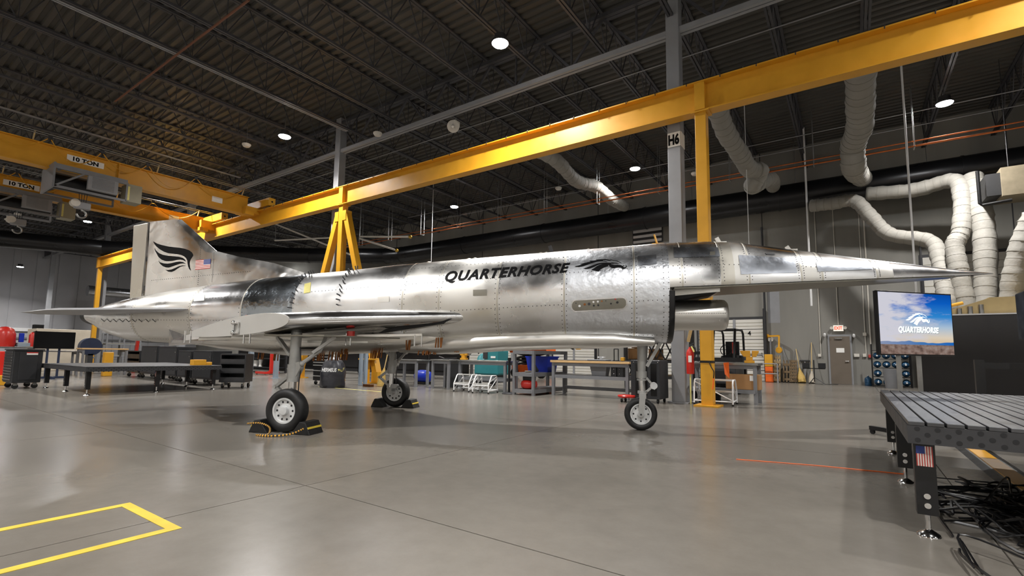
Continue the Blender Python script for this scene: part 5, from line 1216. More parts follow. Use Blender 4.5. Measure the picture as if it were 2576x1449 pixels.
MB().cyl((sx-.35, sy-.4, .02), (sx-.35, sy-.05, .02), .02, 8).build('squeegee_bar', 'dark_steel', t)
# orange scissor lift
lx0, lx1, ly = XB(1282, 20, 900), XB(1374, 20, 900), 20.0; t = thing('scissor_lift', 'orange scissor lift parked before a white dock door', 'lift', ((lx0+lx1)/2, ly, 0))
MB().box(lx0, lx1, ly, ly+.9, 1.2, 1.45).build('platform', 'orange', t); MB().box(lx0+.1, lx1-.1, ly+.05, ly+.85, .25, .6).build('chassis', 'orange', t)
b = MB()
for k in range(2):
    z0_, z1_ = .6+.3*k, .9+.3*k
    for yy in (ly+.1, ly+.8): b.bar((lx0+.2, yy, z0_), (lx1-.3, yy, z1_), .04, .05); b.bar((lx0+.2, yy, z1_), (lx1-.3, yy, z0_), .04, .05)
b.build('scissor_arms', 'dark_steel', t)
b = MB(); n_ = 5
for k in range(n_):
    xx = lx0+(lx1-lx0)*k/(n_-1)
    for yy in (ly, ly+.9): b.bar((xx, yy, 1.45), (xx, yy, 2.5), .025)
for z in (1.95, 2.5):
    for yy in (ly, ly+.9): b.bar((lx0, yy, z), (lx1, yy, z), .025)
b.build('guard_rails', 'orange', t)
for xx in (lx0+.3, lx1-.3): MB().cyl((xx, ly-.02, .22), (xx, ly+.15, .22), .22, 18).build('wheel', 'rubber', t)
# black perforated cabinet on casters
kx0, kx1, ky = XB(1587, 11.75, 960), CXS[1]-.27, 11.75; t = thing('tool_cabinet', 'tall black wheeled cabinet with dark see-through front beside the H6 column', 'cabinet', ((kx0+kx1)/2, ky+.3, 0))
MB().box(kx0, kx1, ky, ky+.65, .1, 1.03).build('carcass', 'cabinet_black', t, bevel=.01); MB().box(kx0+.12, kx0+.42, ky-.006, ky, .18, .95).build('door', 'glass_dark', t); MB().box(kx0+.5, kx1-.08, ky-.006, ky, .18, .95).build('door', 'glass_dark', t)
for k in range(4): MB().sph((kx0+.08+.2*k, ky-.004, .985), .014).build('bolt', 'chrome', t)
for xx in (kx0+.08, kx1-.08):
    for yy in (ky+.08, ky+.57): MB().cyl((xx-.02, yy, .05), (xx+.02, yy, .05), .05, 12).build('caster', 'rubber', t); MB().box(xx-.02, xx+.02, yy-.02, yy+.02, .06, .1).build('caster_fork', 'steel', t)
x = XB(1578, 11.75, 998); t = thing('floor_dolly', 'small red tool dolly with black casters beside the black cabinet', 'dolly', (x, 11.7, 0)); MB().lathe([(.001, 0), (.2, 0), (.22, .04), (.2, .06), (.001, .06)], (x, 11.7, .11), AZ, 20).build('seat', 'red', t, smooth=True)
for a in (0, 2.1, 4.2): MB().cyl((x+.15*math.cos(a)-.015, 11.7+.15*math.sin(a), .045), (x+.15*math.cos(a)+.015, 11.7+.15*math.sin(a), .045), .045, 12).build('caster', 'rubber', t); MB().box(x+.15*math.cos(a)-.02, x+.15*math.cos(a)+.02, 11.7+.15*math.sin(a)-.02, 11.7+.15*math.sin(a)+.02, .05, .12).build('caster_fork', 'steel', t)
# pallet rack behind with boxes
qx0, qx1, qy = XB(1575, 17, 900), XB(1700, 17, 900), 17.0; t = thing('pallet_rack', 'dark steel pallet rack with crossed end braces behind the black cabinet', 'rack', ((qx0+qx1)/2, qy, 0)); b = MB()
for xx in (qx0, qx1):
    for yy in (qy, qy+1): b.box(xx-.05, xx+.05, yy-.05, yy+.05, 0, 1.75)
    b.bar((xx, qy, .2), (xx, qy+1, 1.0), .02); b.bar((xx, qy+1, .2), (xx, qy, 1.0), .02)
b.build('frame', 'dark_steel', t)
for z in (.45, 1.0, 1.7):
    b = MB()
    for yy in (qy, qy+1): b.box(qx0, qx1, yy-.04, yy+.04, z-.1, z)
    b.build('beam', 'dark_steel', t); MB().box(qx0, qx1, qy, qy+1, z, z+.02).build('deck_board', 'pallet_wood', t)
b = MB()
for k in range(3):
    xa = qx0+(qx1-qx0)*(.45+.18*k); d_ = (qx1-qx0)*.16; b.bar((xa, qy, 1.02), (xa+d_, qy, 1.6), .02); b.bar((xa+d_, qy, 1.02), (xa, qy, 1.6), .02)
b.build('cross_braces', 'dark_steel', t)
def carton(x0, x1, y0, y1, z0, z1, lab, mt='cardboard'):
    t = thing('cardboard_box', lab, 'box', ((x0+x1)/2, (y0+y1)/2, z0)); MB().box(x0, x1, y0, y1, z0, z1).build('carton', mt, t, bevel=.008); MB().box(x0+.01, x1-.01, (y0+y1)/2-.03, (y0+y1)/2+.03, z1, z1+.003).build('tape_strip', 'tan', t); return t
carton(XB(1581, 17.2), XB(1605, 17.2), 17.15, 17.7, 1.02, 1.4, 'square cardboard box on the pallet rack'); carton(XB(1590, 17.3), XB(1608, 17.3), 17.25, 17.65, 1.41, 1.62, 'smaller cardboard box stacked on the square one'); carton(XB(1633, 17.2), XB(1660, 17.2), 17.15, 17.6, 1.02, 1.38, 'brown box beside the nose leg on the pallet rack')
# fire extinguisher on the column
ex_, ey_ = CXS[1]+.30, 12.3; t = thing('fire_extinguisher', 'red fire extinguisher hung on the side of the H6 column', 'fire extinguisher', (ex_, ey_, .72))
MB().lathe([(.001, 0), (.085, 0), (.09, .02), (.09, .5), (.07, .57), (.03, .62), (.03, .66), (.001, .66)], (ex_, ey_, .72), AZ, 20).build('cylinder', 'red', t, smooth=True); b = MB(); b.box(ex_-.02, ex_+.02, ey_-.03, ey_+.03, 1.37, 1.43); b.bar((ex_, ey_, 1.42), (ex_+.12, ey_-.05, 1.47), .012); b.build('valve', 'dark_steel', t)
b = MB(); b.tube(bez([(ex_+.03, ey_-.02, 1.40), (ex_+.13, ey_-.06, 1.36), (ex_+.14, ey_-.07, 1.2), (ex_+.11, ey_-.08, 1.05)]), .014, 7); b.build('hose', 'black', t, smooth=True); MB().box(ex_-.02, ex_+.06, ey_-.094, ey_-.09, 1.0, 1.16).build('instruction_label', 'paper', t); MB().bar((ex_-.13, ey_+.05, 1.15), (ex_, ey_+.05, 1.15), .015).build('wall_bracket', 'steel', t)
b = MB(); b.tube([(ex_+.05, ey_-.05, 1.38), (ex_+.12, ey_-.09, 1.25)], .02, 6); b.build('inspection_tag', 'yellow_pale', t)
x = CXS[1]+.27; b = MB(); b.bar((x, 12.4, 0), (x, 12.4, .72), .014); b.build('yellow_stick', 'yellow_pale', label='pale yellow measuring stick standing under the extinguisher', cat='stick')
b = MB(); b.bar((x-.05, 12.45, 1.5), (x+.06, 12.45, 1.95), .035, .02); b.build('wooden_wedge', 'broom_wood', label='wooden handle stuck up above the extinguisher', cat='handle')
# grey bench by the yellow post, its vise and carton
gx0, gx1 = XB(1728, 13.1, 950), XB(1908, 13.1, 950); bench(gx0, gx1, 13.1, 13.85, 1.0, 'long grey steel bench behind the yellow runway post, vise at its end', 'steel', .06, shelf=[(.35, 13.1, 13.6)])
vise((XB(1884, 13.2, 905), 13.25, 1.0), 'yellow', 'yellow swivel vise on the bench end before dock door 4', .2, 1.25)
carton(XB(1829, 13.3, 960), XB(1913, 13.3, 960), 13.15, 13.55, .352, .72, 'long brown carton with a white label on the bench shelf'); MB().box(XB(1885, 13.1, 950), XB(1903, 13.1, 950), 13.143, 13.146, .57, .70).build('shipping_label', 'paper', label='white label on the long brown carton', cat='label')
b = MB(); x = XB(1823, 12.9, 930); b.add([(x-.03, 12.93, 1.0), (x+.09, 12.93, 1.01), (x+.1, 12.92, .62), (x+.0, 12.9, .72), (x-.03, 12.95, 1.0), (x+.09, 12.95, 1.01), (x+.1, 12.94, .62), (x+.0, 12.93, .72)], [(0,1,2,3),(7,6,5,4),(0,1,5,4),(1,2,6,5),(2,3,7,6),(3,0,4,7)]); b.build('orange_rag', 'orange', label='orange rag hanging over the bench edge', cat='rag')
for px, y, r, lab in ((1742, 13.3, .13, 'black round tub under the bench left of the yellow post'), (1800, 13.5, .14, 'black round tub under the bench behind the step stool')):
    x = XB(px, y, 1000); MB().lathe([(.001, 0), (r*.9, 0), (r, .28), (r*.95, .28), (r*.85, .02), (.001, .02)], (x, y, 0), AZ, 18).build('round_tub', 'rubber', label=lab, cat='tub', smooth=True)
# forklift
fx, fy = XB(1800, 16.5, 930), 16.5; t = thing('forklift', 'black and grey forklift with an open cage parked behind the bench', 'forklift', (fx, fy, 0))
MB().box(fx-.1, fx+.62, fy-.2, fy+1.6, .3, 1.05).build('body', 'dark_steel', t, bevel=.05); MB().box(fx-.1, fx+.62, fy+1.2, fy+1.9, .25, 1.2).build('counterweight', 'cabinet_black', t, bevel=.08)
b = MB()
for xx in (fx-.62, fx-.3): b.box(xx-.05, xx+.07, fy-.5, fy-.3, .05, 2.3)
for z in (.4, 1.2, 2.2): b.box(fx-.62, fx-.25, fy-.45, fy-.35, z, z+.1)
b.build('mast', 'black', t)
b = MB()
for xx in (fx-.05, fx+.58):
    b.tube([(xx, fy-.15, 1.0), (xx, fy+.0, 1.6), (xx, fy+.15, 2.0), (xx, fy+1.3, 2.02), (xx, fy+1.5, 1.9), (xx, fy+1.6, 1.2)], .035, 8)
for yy in (fy+.2, fy+.55, fy+.9, fy+1.25): b.bar((fx-.05, yy, 2.02), (fx+.58, yy, 2.02), .02)
b.build('overhead_guard', 'black', t, smooth=True)
MB().box(fx+.1, fx+.5, fy+.7, fy+1.2, 1.05, 1.2).build('seat', 'matte_black', t); MB().box(fx+.1, fx+.5, fy+1.1, fy+1.25, 1.2, 1.65).build('seat_back', 'matte_black', t); MB().cyl((fx+.5, fy+.3, 1.25), (fx+.5, fy+.3, 1.6), .05, 10).build('extinguisher', 'red', t)
b = MB(); b.tube([(fx+.28+.17*math.cos(i*.55), fy+.25, 1.35+.17*math.sin(i*.55)) for i in range(12)], .015, 6); b.build('steering_wheel', 'black', t)
for yy in (fy+.1, fy+1.4): MB().cyl((fx-.16, yy, .28), (fx+.05, yy, .28), .28, 20).build('wheel', 'rubber', t, smooth=True); MB().cyl((fx+.5, yy, .28), (fx+.7, yy, .28), .28, 20).build('wheel', 'rubber', t, smooth=True)
for xx in (fx-.58, fx-.3): MB().box(xx, xx+.12, fy-1.6, fy-.5, .04, .09).build('fork', 'steel', t)
MB().box(fx-.75, fx+.9, fy-.6, fy-.5, 1.0, 1.12).build('load_backrest', 'black', t)
# ---------------------------------------------------------------- middle: behind the main gear
pX0, pX1 = XB(600, 17, 930), XB(1180, 17, 930); t = thing('black_screen_wall', 'row of black workshop curtains on wheeled frames behind the tool chest', 'screen', ((pX0+pX1)/2, 17, 0)); n_ = 8
for k in range(n_):
    xa = pX0+(pX1-pX0)*k/n_; xb_ = pX0+(pX1-pX0)*(k+1)/n_
    MB().box(xa+.05, xb_-.05, 17.0, 17.03, .08, 2.1).build('curtain', 'partition', t)
    b = MB()
    for xx in (xa+.02, xb_-.02): b.bar((xx, 16.98, .05), (xx, 16.98, 2.15), .02)
    for z in (.3, 1.2, 2.12): b.bar((xa, 16.98, z), (xb_, 16.98, z), .018)
    b.build('frame', 'black', t)
    MB().cyl((xa+.02, 16.96, .05), (xa+.02, 17.0, .05), .05, 10).build('caster', 'rubber', t)
def chest(x0, x1, y0, y1, zt, lab, n=7, hand=True, side=-1):
    t = thing('tool_chest', lab, 'tool chest', ((x0+x1)/2, (y0+y1)/2, 0)); MB().box(x0, x1, y0, y1, .14, zt).build('carcass', 'cabinet_black', t, bevel=.01)
    hs = [1, 1, 1, 1, 1.9, 1.9, 1.6][:n]; tot = sum(hs); z = zt-.03
    for k, h in enumerate(hs):
        dh = (zt-.2)*h/tot; d = MB().box(x0+.02, x1-.02, y0-.012, y0, z-dh+.008, z).build('drawer', 'black', t)
        MB().box(x0+.03, x1-.03, y0-.04, y0-.012, z-.04, z-.012).build('handle', 'alu_frame', d); z -= dh
    for xx in (x0+.07, x1-.07):
        for yy in (y0+.07, y1-.07): MB().cyl((xx-.02, yy, .06), (xx+.02, yy, .06), .06, 12).build('caster', 'rubber', t); MB().box(xx-.025, xx+.025, yy-.03, yy+.03, .07, .14).build('caster_fork', 'steel', t)
    return t
a0 = gz(758, 968); a1 = gz(816, 969)
chest(a0.x+.02, a0.x+.92, 10.1, 10.5, 1.1, 'black roller tool chest with long chrome drawer handles behind the main gear')
xq = a0.x+1.0; t = thing('pipe_manifold', 'grey valve manifold on a stand beside the tool chest', 'manifold', (xq+.15, 10.1, 0)); b = MB(); b.cyl((xq-.05, 10.1, .9), (xq+.5, 10.1, .9), .05, 10); b.cyl((xq+.1, 10.1, .75), (xq+.1, 10.1, .9), .03, 8); b.cyl((xq+.3, 10.1, .75), (xq+.3, 10.1, .9), .03, 8); b.cyl((xq+.2, 10.1, .9), (xq+.2, 10.1, 1.05), .05, 8); b.build('valves', 'offwhite', t)
b = MB(); b.tube(bez([(xq-.05, 10.1, .9), (xq-.05, 10.08, .6), (xq+.05, 10.05, .3), (xq+.25, 10.05, .05)]), .02, 6); b.cyl((xq+.2, 10.15, 0), (xq+.2, 10.15, .9), .025, 8); b.build('hose_stand', 'dark_steel', t)
# covered chair with name
c = gz(838, 966); cy_ = 9.72; cx_ = XB(838, cy_, 935)
t = thing('covered_chair', 'black vinyl cover lettered HERMEUS draped over a chair', 'cover', (cx_, cy_, 0))
rings = []
for z, w, d_ in ((0, .42, .36), (.1, .44, .38), (.25, .43, .37), (.45, .44, .36), (.6, .41, .33), (.75, .36, .28), (.85, .30, .22), (.93, .20, .15), (.98, .09, .08)):
    rings.append([V(cx_+w*math.cos(a)*(1+.06*math.sin(5*a+z*4)), cy_+d_*math.sin(a)*(1+.08*math.sin(4*a+z*6)), z) for a in [2*PI*i/36 for i in range(36)]])
cv = MB().loft(rings, cap=True).build('drape', 'cover_black', t, smooth=True, sharp=80)
vd = V(-cx_, -cy_, 0).normalized(); vr = V(0, 0, 1).cross(-vd).normalized()*-1
if vr.dot(RT) < 0: vr = -vr
vs, fs = text_mesh('HERMEUS', .2, .03); vs, fs = cut_mesh(vs, fs, 12, 0)
from mathutils.bvhtree import BVHTree
_fl = [p for rg in rings for p in rg]; _n = 36
_bv = BVHTree.FromPolygons(_fl, [(k*_n+i, k*_n+(i+1) % _n, (k+1)*_n+(i+1) % _n, (k+1)*_n+i) for k in range(len(rings)-1) for i in range(_n)])
def drp(u, z):
    o_ = V(cx_, cy_, z)+vr*u+vd*2; h_ = _bv.ray_cast(o_, -vd)
    return (h_[0] if h_[0] is not None else V(cx_, cy_, z)+vr*u)+vd*.006
MB().add([drp(-.34+.44*v.x, .50+.12*v.y) for v in vs], fs).build('lettering', 'white', cv)
for pl in FT:
    vs, fs = poly_mesh([pl]); MB().add([drp(.34-.20*(v.x-200)/1320, .63-.12*(v.y-225)/1010) for v in vs], fs).build('wing_emblem', 'yellow_pale', cv)
# yellow pedestals, twin grey posts, broom, orange plate
c = gz(873, 966, 0); t = thing('yellow_pedestal', 'yellow pedestal stand with a flat top behind the covered chair', 'stand', (c.x, c.y+.3, 0)); c = c+V(.1, .45, 0); MB().box(c.x-.08, c.x+.08, c.y+.22, c.y+.38, .02, .85).build('leg', 'yellow', t); MB().box(c.x-.25, c.x+.35, c.y+.1, c.y+.5, .85, .9).build('top', 'yellow', t); MB().box(c.x-.2, c.x+.2, c.y+.1, c.y+.5, 0, .03).build('foot', 'yellow', t)
for px, lab in ((906, 'left of two slim grey posts behind the yellow brace'), (918, 'right of two slim grey posts behind the yellow brace')):
    c = gz(px, 970); t = thing('slim_post', lab, 'post', (c.x, c.y, 0)); MB().box(c.x-.05, c.x+.05, c.y-.05, c.y+.05, 0.01, 2.2).build('shaft', 'light_blue', t); MB().box(c.x-.06, c.x+.06, c.y-.06, c.y+.06, 0, .015).build('base_plate', 'grey_paint', t)
c = gz(957, 972); broom((c.x, c.y, .02), (c.x+.22, c.y+.15, 1.45), 'corn broom standing beside the yellow brace foot', 'straw', .26, .6)
c = gz(925, 973); MB().box(c.x-.18, c.x+.18, c.y-.05, c.y+.1, 0, .08).build('orange_block', 'bronze', label='rust coloured block on the floor beside the yellow brace foot', cat='block')
# left of the main gear: dark rack, red hoist, pale blue posts
rX0, rX1 = XB(604, 13.5, 930), XB(690, 13.5, 930); t = thing('storage_rack', 'dark storage rack with a white carton seen under the fuselage', 'rack', ((rX0+rX1)/2, 13.5, 0)); b = MB()
for xx in (rX0, rX1):
    for yy in (13.4, 14.1): b.box(xx-.04, xx+.04, yy-.04, yy+.04, 0, 1.6)
b.build('uprights', 'dark_steel', t)
for z in (.3, .75, 1.2): MB().box(rX0, rX1, 13.4, 14.1, z-.05, z).build('shelf', 'cabinet_black', t)
MB().box(rX0, rX1, 14.1, 14.14, .1, 1.55).build('back_panel', 'cabinet_black', t)
carton(XB(628, 13.5, 930), XB(644, 13.5, 930), 13.5, 13.8, .302, .62, 'white carton on the lower shelf of the dark rack', 'paper')
x = XB(648, 13.4, 930); MB().lathe([(.001, 0), (.1, 0), (.06, .13), (.11, .36), (.001, .36)], (x, 13.55, .302), AZ, 12).build('white_jug', 'paper', label='white jug beside the carton on the dark rack', cat='jug', smooth=True)
MB().box(XB(610, 13.3), XB(642, 13.3), 13.42, 13.75, 1.202, 1.4).build('white_case', 'white', label='long white case on top of the dark rack', cat='case')
x = XB(682, 12.6, 930); t = thing('engine_hoist', 'red engine hoist with a long base under the fuselage', 'hoist', (x, 12.6, 0)); b = MB(); b.bar((x, 12.6, .1), (x, 12.6, 1.25), .06); b.bar((x, 12.6, 1.22), (x-.9, 12.5, 1.3), .05)
for dy in (-.3, .3): b.bar((x+.1, 12.6+dy, .1), (x-.75, 12.6+dy, .1), .05)
b.bar((x, 12.3, .1), (x, 12.9, .1), .05); b.build('frame', 'red', t)
for dx, dy in ((-.7, -.3), (-.7, .3), (.05, -.3), (.05, .3)): MB().cyl((x+dx, 12.58+dy, .045), (x+dx, 12.62+dy, .045), .045, 10).build('caster', 'steel', t)
for px, lab in ((628, 'left pale blue post under the fuselage'), (693, 'right pale blue post between red hoist and main gear')):
    c = gz(px, 952); t = thing('pale_blue_post', lab, 'post', (c.x, c.y, 0)); MB().box(c.x-.08, c.x+.08, c.y-.08, c.y+.08, .01, 2.4).build('shaft', 'light_blue', t); MB().box(c.x-.15, c.x+.15, c.y-.15, c.y+.15, 0, .02).build('base_plate', 'light_blue', t)
# ================================================================ left: slotted table, carts, shelving
def slot_table(x0, x1, y0, y1, zt, lab, hole_side, legs, flags, n=12, thk=.14):
    t = thing('welding_table', lab, 'table', ((x0+x1)/2, (y0+y1)/2, 0))
    w = (x1-x0)/n
    for k in range(n): MB().box(x0+w*k+.006, x0+w*(k+1)-.006, y0, y1, zt-.025, zt).build('top_plank', 'tabletop', t, bevel=.003)
    b = MB(); b.box(x0, x1, y0, y0+.02, zt-thk, zt-.026); b.box(x0, x1, y1-.02, y1, zt-thk, zt-.026); b.box(x0, x0+.02, y0+.021, y1-.021, zt-thk, zt-.026); b.box(x1-.02, x1, y0+.021, y1-.021, zt-thk, zt-.026); b.build('skirt', 'dark_steel', t)
    b = MB(); b.box(x0+.03, x1-.03, y0+.03, y1-.03, zt-.05, zt-.03); b.build('bed', 'matte_black', t)
    b = MB()
    for r_ in range(3):
        z = zt-.045-.035*r_
        if 'S' in hole_side:
            k = 0
            while x0+.05+.1*k+(.05 if r_ == 1 else 0) < x1-.03: xx = x0+.05+.1*k+(.05 if r_ == 1 else 0); b.cyl((xx, y0-.0015, z), (xx, y0+.01, z), .015, 12); k += 1
        if 'E' in hole_side:
            k = 0
            while y0+.05+.1*k+(.05 if r_ == 1 else 0) < y1-.03: yy = y0+.05+.1*k+(.05 if r_ == 1 else 0); b.cyl((x1-.01, yy, z), (x1+.0015, yy, z), .015, 12); k += 1
    b.build('fixture_holes', 'matte_black', t, kind='stuff')
    for i, (lx, ly_) in enumerate(legs):
        l_ = MB().box(lx-.055, lx+.055, ly_-.045, ly_+.045, .14, zt-thk).build('leg', 'black', t)
        MB().cyl((lx, ly_, .03), (lx, ly_, .14), .015, 8).build('screw_foot', 'chrome', l_); MB().lathe([(.001, .045), (.02, .04), (.06, .015), (.065, 0), (.001, 0)], (lx, ly_, 0), AZ, 16).build('foot_pad', 'chrome', l_, smooth=True)
        fc = ly_-.0465 if 'S' in hole_side else None
        for z in (.2, .26):
            if fc: MB().cyl((lx, fc+.001, z), (lx, fc-.008, z), .018, 12).build('bolt', 'chrome', l_)
            else: MB().cyl((lx+.054, ly_, z), (lx+.064, ly_, z), .018, 12).build('bolt', 'chrome', l_)
        if (lx, ly_) in flags:
            b = MB(); z1_ = zt-thk-.03; hgt = .13; wd2 = .085
            def fp(u, v): return (lx-wd2/2+wd2*u, fc-.001, z1_-hgt*(1-v)) if fc else (lx+.0565, ly_-wd2/2+wd2*u, z1_-hgt*(1-v))
            for k in range(13): b.mat(k % 2).add([fp(k/13, 0), fp((k+1)/13, 0), fp((k+1)/13, 1), fp(k/13, 1)], [(0, 1, 2, 3)])
            e = .0008; b.mat(2); q = [fp(0, .62), fp(.54, .62), fp(.54, 1), fp(0, 1)]; q = [(x, y-(e if fc else 0), z) if fc else (x+e, y, z) for x, y, z in q]; b.add(q, [(0, 1, 2, 3)])
            b.build('flag_sticker', ['flag_red', 'flag_white', 'flag_blue'], l_, label='upright stars and stripes sticker')
    return t
slot_table(.27, 2.75, 4.12, 8.0, .75, 'large slotted steel welding table with black legs over a heap of cables', 'SE', [(.36, 4.31), (.36, 5.99), (.36, 7.69), (1.5, 4.31), (2.6, 4.31), (2.6, 7.7)], [(.36, 4.31)], 26)
zl = gx(174, 923, -15.25).z
slot_table(-19.0, -15.15, 3.9, 7.0, zl, 'wide low slotted steel table with black legs before the dark carts', 'SE', [(-15.3, 4.0), (-15.3, 5.45), (-15.3, 6.85), (-17, 4.0), (-18.8, 4.0), (-17, 6.85), (-18.8, 6.85)], [(-15.3, 5.45)], 14, .12)
t = thing('yellow_clamp_block', 'yellow machinist block with a small arm on the low slotted table', 'block', (-15.5, 6.55, zl)); MB().box(-15.65, -15.4, 6.35, 6.68, zl+.001, zl+.16).build('body', 'yellow', t, bevel=.01); MB().box(-15.6, -15.45, 6.7, 6.86, zl+.001, zl+.09).build('arm', 'yellow', t, bevel=.01)
# heap of cables under the right table
b = MB(); rnd = random.Random(3)
for k in range(70):
    cx2, cy2 = 1.35+rnd.gauss(0, .38), 4.9+rnd.gauss(0, .5); pts = []
    a0_ = rnd.uniform(0, 6.28); rr_ = rnd.uniform(.15, .55)
    for i in range(7):
        a = a0_+i*rnd.uniform(.5, 1.0); dist = max(0, 1-((cx2-1.4)**2+(cy2-4.9)**2)); pts.append((max(.48, cx2+rr_*math.cos(a)*1.3), cy2+rr_*math.sin(a)+.1*i*rnd.uniform(-1, 1), .012+abs(rnd.gauss(0, .05))*(1 if 0 < i < 6 else 0)+.06*dist*rnd.random()))
    b.tube(bez(pts, 5), rnd.choice((.006, .008, .01)), 5)
b.build('cable_heap', 'black', label='tangled heap of black cables under the large slotted table', cat='cables', kind='stuff', smooth=True)
pts = bez([(.52, 4.75, .01), (.9, 4.6, .01), (1.3, 4.45, .02), (1.8, 4.2, .01), (2.3, 4.0, .01)], 8); MB().tube(pts, .009, 6).build('loose_cable', 'column_grey', label='loose grey cable straying out of the heap', cat='cable', smooth=True)
# yellow edged cable ramp across the floor
p = gz(2400, 1095); q = gz(2576, 1225); d_ = (q-p).normalized(); n_ = V(-d_.y, d_.x, 0)
t = thing('cable_ramp', 'black floor cable ramp with a yellow lid running under the slotted table', 'cable ramp', (p+q)/2); pe = p-d_*.1; qe = q+d_*1.2
MB().prism([(-.17, 0), (.17, 0), (.1, .025), (-.1, .025)], pe, n_, AZ, d_, (qe-pe).length).build('ramp', 'black', t); MB().prism([(-.08, .025), (.08, .025), (.075, .032), (-.075, .032)], pe, n_, AZ, d_, (qe-pe).length).build('lid', 'yellow', t)
p = gz(1852, 1156); q = gz(2280, 1194); MB().tube([p+V(0, 0, .004), (p+q)/2+V(0, .05, .004), q+V(0, 0, .004)], .005, 5).build('extension_cord', 'orange', label='thin orange cord lying on the bare floor before the slotted table', cat='cord')
# dark rolling cart far left
c = gz(60, 978); kx = c.x; t = thing('rolling_cabinet', 'charcoal rolling drawer cabinet with a red label on its side by the low slotted table', 'cabinet', (kx, c.y+.2, 0))
yA, yB_ = gx(34, 900, kx).y, gx(108, 900, kx).y
MB().box(kx-1.0, kx, yA, yB_, .16, 1.05).build('carcass', 'cabinet_black', t, bevel=.02); MB().box(kx-1.03, kx+.03, yA-.02, yB_+.03, 1.05, 1.09).build('top', 'dark_steel', t)
MB().box(kx, kx+.02, yA+.12, yB_-.1, .24, 1.0).build('side_panel', 'cabinet_black', t, bevel=.008); MB().box(kx+.02, kx+.024, yA+.25, yA+.48, .93, 1.0).build('label_plate', 'paper', t); MB().box(kx+.024, kx+.026, yA+.25, yA+.48, .975, 1.0).build('label_stripe', 'red', t)
for k in range(11): dz = .2+.075*k; d = MB().box(kx-.97, kx-.03, yA-.015, yA, dz, dz+.065).build('drawer', 'dark_steel', t); MB().box(kx-.9, kx-.06, yA-.035, yA-.015, dz+.045, dz+.06).build('handle', 'chrome', d)
for xx in (kx-.9, kx-.1):
    for yy in (yA+.1, yB_-.1): MB().cyl((xx-.025, yy, .07), (xx+.025, yy, .07), .07, 12).build('caster', 'rubber', t); MB().box(xx-.04, xx+.04, yy-.04, yy+.04, .09, .16).build('caster_fork', 'steel', t)
# dark wheeled carts in a row behind the low table
def cart(x0, x1, y, zt, lab, openf, dep=.6):
    t = thing('wheeled_cart', lab, 'cart', ((x0+x1)/2, y+dep/2, 0), 0, 'dark wheeled carts behind the low table')
    if openf:
        b = MB(); b.box(x0, x0+.03, y, y+dep, .18, zt); b.box(x1-.03, x1, y, y+dep, .18, zt); b.box(x0+.03, x1-.03, y+dep-.03, y+dep, .18, zt); b.build('carcass', 'cabinet_black', t)
        for k in range(4): MB().box(x0+.03, x1-.03, y, y+dep-.03, .2+(zt-.22)*k/3-.02, .2+(zt-.22)*k/3+.02).build('shelf', 'cabinet_black', t)
        for k in range(3): MB().box(x0+.03, x1-.03, y-.005, y+.02, .22+(zt-.22)*k/3, .36+(zt-.22)*k/3).build('shelf_lip', 'cabinet_black', t)
    else:
        MB().box(x0, x1, y, y+dep, .18, zt).build('carcass', 'cabinet_black', t, bevel=.01); MB().box(x0+.04, x1-.04, y-.015, y, .24, zt-.05).build('door', 'partition', t); MB().sph((x1-.12, y-.02, zt-.2), .018).build('knob', 'chrome', t)
    for xx in (x0+.08, x1-.08):
        for yy in (y+.08, y+dep-.08): MB().cyl((xx-.02, yy, .07), (xx+.02, yy, .07), .07, 12).build('caster', 'rubber', t); MB().box(xx-.03, xx+.03, yy-.03, yy+.03, .08, .18).build('caster_fork', 'steel', t)
def cart_px(px0, px1, py, Y, lab, openf): cart(XB(px0, Y, 930), XB(px1, Y, 930), Y, ZB(py, Y, (px0+px1)/2), lab, openf)
oc = thing('wheeled_cart', 'open black shelf cart at the right end of the cart row', 'cart', (-15.25, 7.35, 0), math.radians(42), 'dark wheeled carts behind the low table')
def lb(b, nm, mt): b.build(nm, mt, oc, local=True)
zt = 1.02; b = MB(); b.box(-.36, -.33, 0, .6, .18, zt); b.box(.33, .36, 0, .6, .18, zt); b.box(-.33, .33, .57, .6, .18, zt); lb(b, 'carcass', 'cabinet_black')
for k in range(4): z = .2+.27*k; lb(MB().box(-.33, .33, .0, .57, z-.02, z+.02), 'shelf', 'cabinet_black')
for k in range(3): z = .22+.27*k; lb(MB().box(-.33, .33, -.005, .02, z, z+.11), 'shelf_lip', 'dark_steel')
for xx in (-.28, .28):
    for yy in (.08, .52): lb(MB().cyl((xx-.02, yy, .07), (xx+.02, yy, .07), .07, 12), 'caster', 'rubber'); lb(MB().box(xx-.03, xx+.03, yy-.03, yy+.03, .08, .18), 'caster_fork', 'steel')
cart_px(483, 532, 882, 7.45, 'narrow dark cart with a flat top, right of a matching narrow one', False)
cart_px(446, 480, 882, 7.5, 'narrow dark cart with a flat top, left of a matching narrow one', False)
cart_px(396, 443, 872, 7.55, 'broad dark cart with a wooden edge on top', False)
cart_px(352, 393, 870, 7.6, 'glossy black cabinet in the middle of the cart row', False)
cart_px(318, 348, 882, 7.65, 'small open black shelf cart at the left end of the cart row', True)
